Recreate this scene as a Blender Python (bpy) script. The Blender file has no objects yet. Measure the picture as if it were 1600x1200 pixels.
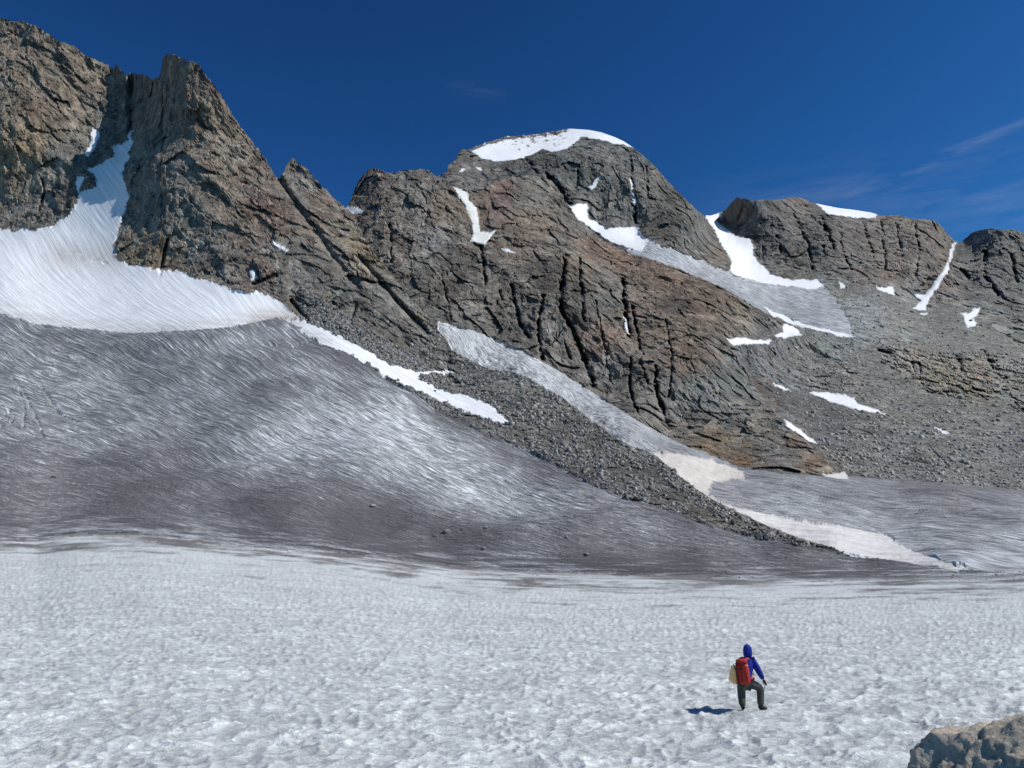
import bpy, bmesh, math, random
import numpy as np
from mathutils import Vector, Matrix, Quaternion

random.seed(7)
rng = np.random.default_rng(11)
S = bpy.context.scene
COL = S.collection
R = math.radians

# ------------------------------------------------------------------ camera
F = 1155.0                       # focal length in photo pixels (photo is 1600 wide)
PITCH = R(12.2)
CAMZ = 3.85
cam_d = bpy.data.cameras.new('camera')
cam_d.sensor_width = 36.0
cam_d.lens = 36.0 * F / 1600.0
cam_d.clip_start = 0.1
cam_d.clip_end = 20000
cam = bpy.data.objects.new('camera', cam_d)
COL.objects.link(cam)
cam.location = (0, 0, CAMZ)
cam.rotation_euler = (math.pi / 2 + PITCH, 0, 0)
S.camera = cam

# ------------------------------------------------------------------ sky and sun
SUN_EL = R(46)
SUN_DIR = Vector((0.972, -0.235, 0)).normalized()      # horizontal direction TOWARDS the sun
sdir = Vector((SUN_DIR.x * math.cos(SUN_EL), SUN_DIR.y * math.cos(SUN_EL), math.sin(SUN_EL)))
W = bpy.data.worlds.new('World')
S.world = W
W.use_nodes = True
nt = W.node_tree
nt.nodes.clear()
N = nt.nodes.new
L = nt.links.new
out = N('ShaderNodeOutputWorld')
bg = N('ShaderNodeBackground')
sky = N('ShaderNodeTexSky')
sky.sky_type = 'NISHITA'
sky.sun_disc = False
sky.sun_elevation = SUN_EL
sky.sun_rotation = math.atan2(SUN_DIR.x, SUN_DIR.y)
sky.altitude = 4200
sky.air_density = 0.9
sky.dust_density = 0.0
sky.ozone_density = 3.0
bg.inputs['Strength'].default_value = 0.095
hsv = N('ShaderNodeHueSaturation')
hsv.inputs['Saturation'].default_value = 1.02
hsv.inputs['Value'].default_value = 0.66
gam = N('ShaderNodeGamma'); gam.inputs['Gamma'].default_value = 1.85
L(sky.outputs[0], gam.inputs['Color']); L(gam.outputs[0], hsv.inputs['Color'])
# faint cirrus wisps: noise on the view direction of the real sky
tc = N('ShaderNodeTexCoord')
def vmath(op, a, b=None):
    n = N('ShaderNodeVectorMath'); n.operation = op
    L(a, n.inputs[0])
    if b is not None:
        if isinstance(b, tuple): n.inputs[1].default_value = b
        else: L(b, n.inputs[1])
    return n
def fmath(op, a, b=None, c=None, clamp=False):
    n = N('ShaderNodeMath'); n.operation = op; n.use_clamp = clamp
    for i, x in enumerate((a, b, c)):
        if x is None: continue
        if isinstance(x, (int, float)): n.inputs[i].default_value = x
        else: L(x, n.inputs[i])
    return n.outputs[0]
def ray_np(u, v):
    x = (u - 800.0) / F; y = (600.0 - v) / F
    yy = np.cos(PITCH) - y * np.sin(PITCH)
    zz = np.sin(PITCH) + y * np.cos(PITCH)
    return x, yy, zz
def skydir(u, v):
    a, b, c = ray_np(u, v)
    return Vector((float(a), float(b), float(c))).normalized()
def band(p, q, half, fade):
    """mask around the great-circle arc from p to q, half = angular half width"""
    P, Q = skydir(*p), skydir(*q)
    nrm = P.cross(Q).normalized(); along = (Q - P).normalized(); mid = (P + Q).normalized(); ln = (Q - P).length / 2
    d1 = vmath('DOT_PRODUCT', tc.outputs['Generated'], tuple(nrm)).outputs['Value']
    d2 = vmath('DOT_PRODUCT', tc.outputs['Generated'], tuple(along)).outputs['Value']
    a = fmath('SUBTRACT', 1.0, fmath('DIVIDE', fmath('ABSOLUTE', d1), half), clamp=True)
    off = mid.dot(along)
    b = fmath('SUBTRACT', 1.0, fmath('DIVIDE', fmath('ABSOLUTE', fmath('SUBTRACT', d2, off)), ln * fade), clamp=True)
    return fmath('MULTIPLY', fmath('POWER', a, 1.6), fmath('POWER', b, .6))
nz = N('ShaderNodeTexNoise')
mp = N('ShaderNodeMapping')
L(tc.outputs['Generated'], mp.inputs['Vector'])
mp.inputs['Rotation'].default_value = (0, R(24), 0)
mp.inputs['Scale'].default_value = (5, 5, 34)
L(mp.outputs[0], nz.inputs['Vector'])
nz.inputs['Scale'].default_value = 1.6
nz.inputs['Detail'].default_value = 9
nz.inputs['Roughness'].default_value = 0.62
nz.inputs['Distortion'].default_value = 0.5
wis = fmath('MULTIPLY', fmath('SUBTRACT', nz.outputs['Fac'], 0.42), 3.6, clamp=True)
cover = fmath('ADD', fmath('MULTIPLY', band((1330, 305), (1640, 175), .011, 1.1), .26), fmath('MULTIPLY', band((1050, 335), (1680, 250), .05, 1.1), .10))
cover = fmath('ADD', cover, fmath('MULTIPLY', band((700, 136), (785, 148), .016, 1.2), .07))
cover = fmath('ADD', cover, fmath('MULTIPLY', band((1300, 360), (1900, 280), .075, 1.1), .10))
cfac = fmath('MULTIPLY', wis, cover, clamp=True)
mix = N('ShaderNodeMixRGB')
L(cfac, mix.inputs['Fac'])
# soft shoulder: keeps the horizon from burning out
kk = (7.0, 11.0, 14.0)
tnt = vmath('MULTIPLY', hsv.outputs[0], (.72, 1.22, 1.14))
mul = vmath('MULTIPLY', tnt.outputs[0], kk)
add = vmath('ADD', tnt.outputs[0], kk)
div = vmath('DIVIDE', mul.outputs[0], add.outputs[0])
L(div.outputs[0], mix.inputs['Color1'])
mix.inputs['Color2'].default_value = (5.6, 6.2, 7.0, 1)
L(mix.outputs[0], bg.inputs['Color'])
L(bg.outputs[0], out.inputs[0])

sun_d = bpy.data.lights.new('sun', 'SUN')
sun_d.energy = 4.2
sun_d.angle = R(0.53)
sun_d.color = (1.0, 0.96, 0.90)
sun = bpy.data.objects.new('sun', sun_d)
COL.objects.link(sun)
sun.rotation_euler = (-sdir).to_track_quat('-Z', 'Y').to_euler()
sun.location = (60, -60, 200)

S.view_settings.view_transform = 'Standard'
S.view_settings.look = 'None'
S.view_settings.exposure = 0.0
S.view_settings.gamma = 1.0
S.view_settings.use_curve_mapping = False
S.render.engine = 'CYCLES'

# ------------------------------------------------------------------ numpy noise
_perm = rng.permutation(256).astype(np.int32)
_perm = np.concatenate([_perm, _perm, _perm])
_g = rng.normal(size=(256, 3)).astype(np.float32)
_g /= np.linalg.norm(_g, axis=1)[:, None]
_g *= 1.5
def pnoise(P):
    P = P.astype(np.float32)
    i = np.floor(P).astype(np.int32)
    f = P - i
    w = f * f * f * (f * (f * 6 - 15) + 10)
    i &= 255
    X, Y, Z = i[:, 0], i[:, 1], i[:, 2]
    X1, Y1, Z1 = (X + 1) & 255, (Y + 1) & 255, (Z + 1) & 255
    res = None
    px0, px1 = _perm[X], _perm[X1]
    def corner(px, yy, zz, ox, oy, oz):
        g = _g[_perm[_perm[px + yy] + zz]]
        return g[:, 0] * (f[:, 0] - ox) + g[:, 1] * (f[:, 1] - oy) + g[:, 2] * (f[:, 2] - oz)
    wx, wy, wz = w[:, 0], w[:, 1], w[:, 2]
    def lerp(a, b, t): return a + (b - a) * t
    return lerp(lerp(lerp(corner(px0, Y, Z, 0, 0, 0), corner(px1, Y, Z, 1, 0, 0), wx),
                     lerp(corner(px0, Y1, Z, 0, 1, 0), corner(px1, Y1, Z, 1, 1, 0), wx), wy),
                lerp(lerp(corner(px0, Y, Z1, 0, 0, 1), corner(px1, Y, Z1, 1, 0, 1), wx),
                     lerp(corner(px0, Y1, Z1, 0, 1, 1), corner(px1, Y1, Z1, 1, 1, 1), wx), wy), wz)
def fbm(P, octv=4, gain=.5, lac=2.03):
    a, s, t = 1.0, 0.0, 0.0
    Q = P.astype(np.float32)
    for k in range(octv):
        s = s + a * pnoise(Q); t += a; a *= gain; Q = Q * lac + 17.3
    return s / t
def ridged(P, octv=4, gain=.55, lac=2.07):
    a, s, t = 1.0, 0.0, 0.0
    Q = P.astype(np.float32)
    for k in range(octv):
        s = s + a * (1 - np.abs(pnoise(Q)) * 2); t += a; a *= gain; Q = Q * lac + 9.1
    return s / t
def _h(ix, iy, iz, k):
    n = (ix * 73856093) ^ (iy * 19349663) ^ (iz * 83492791) ^ (k * 2654435761 & 0x7fffffff)
    n = (n ^ (n >> 13)) * 1274126177
    n = n & 0x7fffffff
    n = (n ^ (n >> 15)) & 0xffff
    return (n / 65535.0).astype(np.float32)
def facets(P, tilt=1.0):
    """blocky relief: every worley cell is a tilted plane with its own offset. returns height, edge distance, cell random"""
    P = P.astype(np.float32)
    base = np.floor(P).astype(np.int64)
    n = len(P)
    best = np.full(n, 9e9, np.float32); second = best.copy()
    bh = np.zeros(n, np.float32); br = np.zeros(n, np.float32)
    for dx in (-1, 0, 1):
        for dy in (-1, 0, 1):
            for dz in (-1, 0, 1):
                ix, iy, iz = base[:, 0] + dx, base[:, 1] + dy, base[:, 2] + dz
                a, b, c = _h(ix, iy, iz, 1), _h(ix, iy, iz, 2), _h(ix, iy, iz, 3)
                ex, ey, ez = P[:, 0] - ix - a, P[:, 1] - iy - b, P[:, 2] - iz - c
                d = ex * ex + ey * ey + ez * ez
                m = d < best
                second = np.where(m, best, np.minimum(second, d))
                h = ((b * 7.13 % 1) - .5) * 2 * ex + ((c * 5.7 % 1) - .5) * 2 * ey + ((a * 9.1 % 1) - .5) * 2 * ez
                bh = np.where(m, h * tilt + (a + b + c - 1.5) * .5, bh)
                br = np.where(m, (a * 3.7 + c * 1.9) % 1, br)
                best = np.where(m, d, best)
    return bh, np.sqrt(second) - np.sqrt(best), br
def worley2(P):
    P = P.astype(np.float32)
    base = np.floor(P).astype(np.int64)
    best = np.full(len(P), 9e9, np.float32); second = best.copy(); br = best * 0
    z = base[:, 0] * 0
    for dx in (-1, 0, 1):
        for dy in (-1, 0, 1):
            ix, iy = base[:, 0] + dx, base[:, 1] + dy
            a, b = _h(ix, iy, z, 1), _h(ix, iy, z, 2)
            d = (P[:, 0] - ix - a) ** 2 + (P[:, 1] - iy - b) ** 2
            m = d < best
            second = np.where(m, best, np.minimum(second, d))
            br = np.where(m, (a * 3.7 + b * 1.9) % 1, br)
            best = np.where(m, d, best)
    return np.sqrt(best), np.sqrt(second), br
def smooth(a, b, x):
    t = np.clip((x - a) / (b - a), 0, 1)
    return t * t * (3 - 2 * t)

def tps_fit(pts):
    pts = np.array(pts, float)
    xy = pts[:, :2] / 300.0; n = len(pts)
    r2 = ((xy[:, None] - xy[None]) ** 2).sum(-1)
    K = np.where(r2 > 0, r2 * np.log(r2 + 1e-12) * .5, 0) + np.eye(n) * 1.5e-3
    A = np.zeros((n + 3, n + 3)); A[:n, :n] = K; A[:n, n] = 1; A[:n, n + 1:] = xy; A[n, :n] = 1; A[n + 1:, :n] = xy.T
    b = np.zeros(n + 3); b[:n] = pts[:, 2]
    return xy, np.linalg.solve(A, b)
def tps_eval(fit, u, v):
    xy, w = fit; n = len(xy)
    sh = u.shape; q = np.stack([u.ravel(), v.ravel()], 1) / 300.0
    o = np.empty(len(q))
    for s in range(0, len(q), 20000):
        c = q[s:s + 20000]
        r2 = ((c[:, None] - xy[None]) ** 2).sum(-1)
        o[s:s + 20000] = (r2 * np.log(r2 + 1e-12) * .5) @ w[:n] + w[n] + c @ w[n + 1:]
    return o.reshape(sh)
class Field:
    """thin-plate field tabulated on a coarse lattice, then read bilinearly"""
    def __init__(s, pts, u0, u1, v0, v1, du=12, dv=4):
        s.u = np.arange(u0, u1 + du, du); s.v = np.arange(v0, v1 + dv, dv); s.du, s.dv = du, dv
        U, V = np.meshgrid(s.u, s.v)
        s.T = tps_eval(tps_fit(pts), U, V)
    def __call__(s, u, v):
        a = np.clip((u - s.u[0]) / s.du, 0, len(s.u) - 1.001); b = np.clip((v - s.v[0]) / s.dv, 0, len(s.v) - 1.001)
        i, j = a.astype(int), b.astype(int); fa, fb = a - i, b - j
        T = s.T
        return (T[j, i] * (1 - fa) + T[j, i + 1] * fa) * (1 - fb) + (T[j + 1, i] * (1 - fa) + T[j + 1, i + 1] * fa) * fb

def inpoly(u, v, poly):
    p = np.array(poly, float); res = np.zeros(u.shape, bool)
    m = (u > p[:, 0].min()) & (u < p[:, 0].max()) & (v > p[:, 1].min()) & (v < p[:, 1].max())
    if not m.any(): return res
    x, y = u[m], v[m]; r = np.zeros(x.shape, bool)
    for k in range(len(p)):
        (x0, y0), (x1, y1) = p[k - 1], p[k]
        if y0 == y1: continue
        c = ((y0 > y) != (y1 > y)) & (x < (x1 - x0) * (y - y0) / (y1 - y0) + x0)
        r ^= c
    res[m] = r
    return res
def linedist(u, v, line):
    p = np.array(line, float); best = np.full(u.shape, 1e9)
    for k in range(len(p) - 1):
        a, b = p[k], p[k + 1]; ab = b - a
        t = np.clip(((u - a[0]) * ab[0] + (v - a[1]) * ab[1]) / (ab @ ab), 0, 1)
        best = np.minimum(best, np.hypot(u - a[0] - ab[0] * t, v - a[1] - ab[1] * t))
    return best
def curve(pts):
    p = np.array(pts, float)
    return lambda u: np.interp(u, p[:, 0], p[:, 1])
def tanv(v):
    x, yy, zz = ray_np(800.0, v)
    return zz / yy

# ------------------------------------------------------------------ tagging
def tag(o, label=None, cat=None, group=None, kind=None):
    if label: o['label'] = label
    if cat: o['category'] = cat
    if group: o['group'] = group
    if kind: o['kind'] = kind
    return o
def new_obj(name, me, mat=None, parent=None):
    o = bpy.data.objects.new(name, me)
    if mat is not None and len(me.materials) == 0: me.materials.append(mat)
    COL.objects.link(o)
    if parent is not None: o.parent = parent
    return o

# ------------------------------------------------------------------ materials
def new_mat(name):
    m = bpy.data.materials.new(name); m.use_nodes = True
    t = m.node_tree; t.nodes.clear()
    o = t.nodes.new('ShaderNodeOutputMaterial'); b = t.nodes.new('ShaderNodeBsdfPrincipled')
    t.links.new(b.outputs[0], o.inputs[0])
    b.inputs['Roughness'].default_value = .9
    if 'Specular IOR Level' in b.inputs: b.inputs['Specular IOR Level'].default_value = .2
    return m, t, b
class NT:
    def __init__(s, t): s.t = t
    def n(s, k, **kw):
        x = s.t.nodes.new(k)
        for a, b in kw.items(): setattr(x, a, b)
        return x
    def l(s, a, b): s.t.links.new(a, b)
    def m(s, op, a, b=None, clamp=False):
        x = s.n('ShaderNodeMath', operation=op, use_clamp=clamp)
        for i, q in enumerate((a, b)):
            if q is None: continue
            if isinstance(q, (int, float)): x.inputs[i].default_value = q
            else: s.l(q, x.inputs[i])
        return x.outputs[0]
    def noise(s, vec, scale, detail=6, rough=.6, dist=0.0):
        x = s.n('ShaderNodeTexNoise'); s.l(vec, x.inputs['Vector'])
        x.inputs['Scale'].default_value = scale; x.inputs['Detail'].default_value = detail
        x.inputs['Roughness'].default_value = rough; x.inputs['Distortion'].default_value = dist
        return x.outputs['Fac']
    def voro(s, vec, scale, feature='F1'):
        x = s.n('ShaderNodeTexVoronoi', feature=feature); s.l(vec, x.inputs['Vector'])
        x.inputs['Scale'].default_value = scale
        return x
    def mapping(s, vec, rot=(0, 0, 0), scale=(1, 1, 1)):
        x = s.n('ShaderNodeMapping'); s.l(vec, x.inputs['Vector'])
        x.inputs['Rotation'].default_value = rot; x.inputs['Scale'].default_value = scale
        return x.outputs[0]
    def ramp(s, f, a, b, lo=0.0, hi=1.0):
        x = s.n('ShaderNodeMapRange'); s.l(f, x.inputs['Value'])
        x.inputs['From Min'].default_value = a; x.inputs['From Max'].default_value = b
        x.inputs['To Min'].default_value = lo; x.inputs['To Max'].default_value = hi
        return x.outputs[0]
    def mix(s, f, a, b, mode='MIX'):
        x = s.n('ShaderNodeMixRGB', blend_type=mode)
        for i, q in zip(('Fac', 'Color1', 'Color2'), (f, a, b)):
            if isinstance(q, (int, float)): x.inputs[i].default_value = q
            elif isinstance(q, tuple): x.inputs[i].default_value = q + (1,) if len(q) == 3 else q
            else: s.l(q, x.inputs[i])
        return x.outputs[0]
    def bump(s, h, strength, dist, prev=None):
        x = s.n('ShaderNodeBump'); s.l(h, x.inputs['Height'])
        x.inputs['Strength'].default_value = strength; x.inputs['Distance'].default_value = dist
        if prev is not None: s.l(prev, x.inputs['Normal'])
        return x.outputs[0]

def rock_mat(name, rot, fine=1.0, vein=0.5, bump=1.0, streak=(1, 1, .35)):
    m, t, b = new_mat(name); q = NT(t)
    geo = q.n('ShaderNodeNewGeometry'); pos = geo.outputs['Position']
    at = q.n('ShaderNodeAttribute', attribute_name='tint'); c = at.outputs['Color']
    mp = q.mapping(pos, rot, streak)
    n1 = q.noise(mp, .09 * fine, 9, .68, .4)
    n2 = q.noise(mp, .45 * fine, 5, .7, .2)
    n3 = q.noise(pos, .028 * fine, 6, .6, .6)
    n5 = q.noise(mp, 1.3 * fine, 3, .7)
    f = q.m('MULTIPLY', q.ramp(n1, .32, .68, .42, 1.52), q.ramp(n2, .3, .7, .68, 1.34))
    f = q.m('MULTIPLY', f, q.ramp(n3, .35, .65, .98, 1.5))
    f = q.m('MULTIPLY', f, q.ramp(n5, .3, .7, .75, 1.25))
    cc = q.mix(1.0, c, f, 'MULTIPLY')
    # thin dark joints between blocks
    vo = q.voro(mp, .11 * fine, 'DISTANCE_TO_EDGE')
    jd = q.ramp(vo.outputs['Distance'], 0, .05, .85, 1.0)
    cc = q.mix(1.0, cc, jd, 'MULTIPLY')
    # warm and cool mineral drift
    n4 = q.noise(pos, .014 * fine, 5, .65, 1.2)
    cc = q.mix(q.ramp(n4, .5, .66, 0, .6), cc, q.mix(1.0, cc, (1.10, .99, .88), 'MULTIPLY'))
    cc = q.mix(q.ramp(n4, .48, .34, 0, .6), cc, q.mix(1.0, cc, (.9, 1.03, 1.08), 'MULTIPLY'))
    # pale quartz veins (level lines of a broad distorted noise)
    mv = q.mapping(pos, (rot[0] + .5, rot[1] - .4, .7), (.8, .8, 1.5))
    va = q.noise(mv, .020 * fine, 1.5, .5, .8)
    vl = q.ramp(q.m('ABSOLUTE', q.m('SUBTRACT', va, .5)), 0.0, .009, 1, 0)
    vb = q.noise(mv, .034 * fine, 2.0, .5, .6)
    vl2 = q.ramp(q.m('ABSOLUTE', q.m('SUBTRACT', vb, .47)), 0.0, .009, 1, 0)
    msk = q.ramp(q.noise(pos, .016 * fine, 3, .5), .46, .54, 0, 1)
    vf = q.m('MULTIPLY', q.m('MULTIPLY', q.m('MAXIMUM', vl, vl2), msk), vein, True)
    cc = q.mix(vf, cc, (.48, .43, .34))
    q.l(cc, b.inputs['Base Color'])
    hb = q.m('ADD', q.m('MULTIPLY', n1, 5.0), q.m('MULTIPLY', n2, 1.7))
    hb = q.m('ADD', hb, q.m('MULTIPLY', jd, .8))
    q.l(q.bump(hb, bump, 1.0 / fine), b.inputs['Normal'])
    return m

def scree_mat(name, fine=1.0, bump=1.0):
    m, t, b = new_mat(name); q = NT(t)
    geo = q.n('ShaderNodeNewGeometry'); pos = geo.outputs['Position']
    at = q.n('ShaderNodeAttribute', attribute_name='tint'); c = at.outputs['Color']
    v1 = q.voro(pos, .35 * fine); v2 = q.voro(pos, .9 * fine)
    sep = q.n('ShaderNodeSeparateColor'); q.l(v1.outputs['Color'], sep.inputs[0])
    sep2 = q.n('ShaderNodeSeparateColor'); q.l(v2.outputs['Color'], sep2.inputs[0])
    f = q.m('MULTIPLY', q.ramp(sep.outputs[0], 0, 1, .62, 1.35), q.ramp(sep2.outputs[0], 0, 1, .68, 1.3))
    n = q.noise(pos, .05 * fine, 9, .68)
    f = q.m('MULTIPLY', f, q.ramp(n, .34, .66, .75, 1.25))
    cc = q.mix(1.0, c, f, 'MULTIPLY')
    q.l(cc, b.inputs['Base Color'])
    h = q.m('SUBTRACT', q.m('MULTIPLY', q.noise(pos, .3 * fine, 6, .7), 1.6), q.m('MULTIPLY', v1.outputs['Distance'], .5))
    q.l(q.bump(h, bump, 1.4 / fine), b.inputs['Normal'])
    return m

def ice_mat(name, ang, dirt=(.105, .104, .108), white=(.80, .84, .86), k=1.0, contrast=1.0):
    """melt-runnelled glacier ice: white ridges and grit streaks along the flow direction ang (radians in plan)"""
    m, t, b = new_mat(name); q = NT(t)
    geo = q.n('ShaderNodeNewGeometry'); pos = geo.outputs['Position']
    at = q.n('ShaderNodeAttribute', attribute_name='tint'); sp = q.n('ShaderNodeSeparateColor')
    q.l(at.outputs['Color'], sp.inputs[0])
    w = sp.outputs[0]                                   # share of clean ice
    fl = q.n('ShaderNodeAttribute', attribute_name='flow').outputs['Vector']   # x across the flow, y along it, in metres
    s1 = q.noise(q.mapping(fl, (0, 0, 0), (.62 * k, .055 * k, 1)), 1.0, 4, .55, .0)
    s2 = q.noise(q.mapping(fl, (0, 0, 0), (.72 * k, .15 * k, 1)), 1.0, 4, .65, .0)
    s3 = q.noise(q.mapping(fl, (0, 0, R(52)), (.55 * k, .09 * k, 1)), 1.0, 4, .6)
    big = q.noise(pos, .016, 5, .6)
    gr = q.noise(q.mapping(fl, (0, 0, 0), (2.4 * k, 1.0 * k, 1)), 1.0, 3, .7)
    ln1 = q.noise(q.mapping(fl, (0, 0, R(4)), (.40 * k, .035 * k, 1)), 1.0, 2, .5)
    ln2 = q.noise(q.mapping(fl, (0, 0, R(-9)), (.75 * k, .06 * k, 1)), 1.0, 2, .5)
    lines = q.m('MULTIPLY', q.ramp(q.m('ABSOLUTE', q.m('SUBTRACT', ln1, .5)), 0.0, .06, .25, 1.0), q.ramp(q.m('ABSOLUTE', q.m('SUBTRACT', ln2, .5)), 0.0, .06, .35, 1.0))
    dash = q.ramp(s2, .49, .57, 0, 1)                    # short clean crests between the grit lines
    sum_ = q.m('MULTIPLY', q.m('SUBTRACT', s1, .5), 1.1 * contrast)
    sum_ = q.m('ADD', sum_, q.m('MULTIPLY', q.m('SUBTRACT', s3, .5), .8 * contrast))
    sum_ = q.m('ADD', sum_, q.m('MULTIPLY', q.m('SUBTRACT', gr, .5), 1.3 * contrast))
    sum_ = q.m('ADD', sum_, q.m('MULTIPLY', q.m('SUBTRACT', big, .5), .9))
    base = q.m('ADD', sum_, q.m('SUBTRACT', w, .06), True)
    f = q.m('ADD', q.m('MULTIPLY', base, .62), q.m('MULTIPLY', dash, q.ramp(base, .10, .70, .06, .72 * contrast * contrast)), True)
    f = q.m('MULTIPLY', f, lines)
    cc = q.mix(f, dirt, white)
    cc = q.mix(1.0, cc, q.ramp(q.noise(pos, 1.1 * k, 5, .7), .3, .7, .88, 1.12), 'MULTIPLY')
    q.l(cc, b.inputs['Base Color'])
    b.inputs['Roughness'].default_value = .7
    h = q.m('ADD', q.m('MULTIPLY', s1, 1.6), q.m('MULTIPLY', s2, .5))
    q.l(q.bump(h, .7, .8 / k), b.inputs['Normal'])
    return m

def snow_mat(name, base=(.86, .87, .89), ang=.5, dirtamt=.25, k=1.0, flow=False):
    m, t, b = new_mat(name); q = NT(t)
    geo = q.n('ShaderNodeNewGeometry'); pos = geo.outputs['Position']
    at = q.n('ShaderNodeAttribute', attribute_name='tint')
    if flow:
        fl = q.n('ShaderNodeAttribute', attribute_name='flow').outputs['Vector']
        s1 = q.noise(q.mapping(fl, (0, 0, 0), (.7 * k, .07 * k, 1)), 1.0, 5, .6)
    else:
        mp = q.mapping(pos, (0, 0, -ang), (.10 * k, .7 * k, .3 * k))
        s1 = q.noise(mp, 1.0, 6, .65, .2)
    n = q.noise(pos, .8 * k, 6, .7)
    cc = q.mix(1.0, base, at.outputs['Color'], 'MULTIPLY')
    cc = q.mix(1.0, cc, q.ramp(s1, .3, .7, 1 - dirtamt, 1.08), 'MULTIPLY')
    q.l(cc, b.inputs['Base Color'])
    b.inputs['Roughness'].default_value = .75
    q.l(q.bump(q.m('ADD', q.m('MULTIPLY', s1, 1.3), q.m('MULTIPLY', n, .5)), .7, .8 / k), b.inputs['Normal'])
    return m

def near_mat():
    m, t, b = new_mat('suncupped_snow'); q = NT(t)
    geo = q.n('ShaderNodeNewGeometry'); pos = geo.outputs['Position']
    at = q.n('ShaderNodeAttribute', attribute_name='tint')
    mp = q.mapping(pos, (0, 0, R(-28)), (.55, 1.0, 1.0))
    a = q.noise(mp, 4.0, 5, .65, .3)
    bb = q.noise(mp, .8, 8, .75, .3)
    d = q.noise(q.mapping(pos, (0, 0, 0), (.8, 1.2, 1)), .1, 9, .7)
    v = q.voro(q.mapping(pos, (0, 0, R(-20)), (.7, 1.5, 1)), 1.5)
    f = q.m('MULTIPLY', q.ramp(a, .3, .72, .78, 1.24), q.ramp(bb, .32, .7, .80, 1.22))
    f = q.m('MULTIPLY', f, q.ramp(d, .33, .67, .9, 1.1))
    sp = q.noise(q.mapping(pos, (0, 0, R(-28)), (.8, 1.1, 1.0)), 5.5, 3, .6)
    f = q.m('MULTIPLY', f, q.ramp(sp, .56, .66, 1.0, 1.38))
    f = q.m('MULTIPLY', f, q.ramp(sp, .36, .46, .84, 1.0))
    cc = q.mix(1.0, at.outputs['Color'], f, 'MULTIPLY')
    q.l(cc, b.inputs['Base Color'])
    b.inputs['Roughness'].default_value = .6
    h = q.m('ADD', q.m('MULTIPLY', a, .16), q.m('MULTIPLY', bb, .35))
    h = q.m('SUBTRACT', h, q.m('MULTIPLY', v.outputs['Distance'], .12))
    h = q.m('ADD', h, q.m('MULTIPLY', q.noise(mp, 14, 4, .6), .02))
    q.l(q.bump(h, .8, .8), b.inputs['Normal'])
    return m

M_rock_a = rock_mat('gneiss_banded', (0, R(38), 0), 1.25, .8)
M_rock_b = rock_mat('granite_buttress', (0, R(10), 0), 1.0, .8)
M_rock_c = rock_mat('granite_far', (0, R(-6), 0), .65, .35)
M_scree = scree_mat('rubble', 1.2)
M_scree_far = scree_mat('scree_far', .5)
M_ice_a = ice_mat('dirty_ice', R(-38))
M_ice_b = ice_mat('valley_ice', R(-52), k=.8, contrast=.62)
M_ice_c = ice_mat('hanging_ice', R(-62), k=.35, contrast=.55)
M_snow = snow_mat('firn', ang=R(-50), k=.9, flow=True)
M_snow_far = snow_mat('far_snow', (.90, .90, .91), ang=R(-50), dirtamt=.12, k=.3)
M_near = near_mat()

# ------------------------------------------------------------------ sheet helper
CAMERA = np.array([0, 0, CAMZ])
class Sheet:
    def __init__(s, us, vtop, vbot, rows, field, extra=14, jag=0.0, jagscale=.05, tbias=1.0):
        vt = vtop(us)
        if jag:
            q = np.stack([us * jagscale, us * 0 + 3.3, us * 0 + field.T[0, 0]], 1)
            j = fbm(q, 5, .6) * jag + np.abs(fbm(q * 3.1, 3, .6)) * -jag * .7
            vt = vt + j
        t = np.linspace(0, 1, rows) ** tbias
        s.U = np.repeat(us[None], rows, 0)
        s.V = vbot(us)[None] * (1 - t[:, None]) + vt[None] * t[:, None]
        s.field = field
        s.Y = np.exp(field(np.clip(s.U, field.u[0], field.u[-1]), s.V))
        s.place()
        s.extra = extra
    def place(s):
        x, yy, zz = ray_np(s.U, s.V)
        s.dir = np.stack([x / yy, np.ones_like(x), zz / yy], -1)
        s.P = CAMERA + s.dir * s.Y[..., None]
    def grid_quads(s):
        r, c = s.P.shape[:2]
        i = np.arange(r * c).reshape(r, c)
        return np.stack([i[:-1, :-1], i[:-1, 1:], i[1:, 1:], i[1:, :-1]], -1).reshape(-1, 4)
    def add_back(s, depth=60, drop=.9, n=8, scale=None):
        """carry the surface over its crest: real back slope behind every ridge"""
        top = s.P[-1]
        add = []
        for k in range(1, n + 1):
            f = (k / n) ** 1.6
            sc = depth * (s.Y[-1] / 900.0)
            off = np.stack([sc * 0, sc * f, -sc * f * drop], -1)
            add.append(top + off)
        s.P = np.concatenate([s.P, np.array(add)], 0)
        s.U = np.concatenate([s.U, np.repeat(s.U[-1:], n, 0)], 0)
        s.V = np.concatenate([s.V, np.repeat(s.V[-1:], n, 0)], 0)
        s.Y = np.concatenate([s.Y, np.repeat(s.Y[-1:], n, 0)], 0)
    def at(s, u, v):
        """surface point under a traced photo position"""
        c = int(np.argmin(np.abs(s.U[0] - u)))
        col = s.V[:s.rows0, c]
        r = int(np.argmin(np.abs(col - v)))
        return s.P[r, c].copy(), r, c

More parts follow.
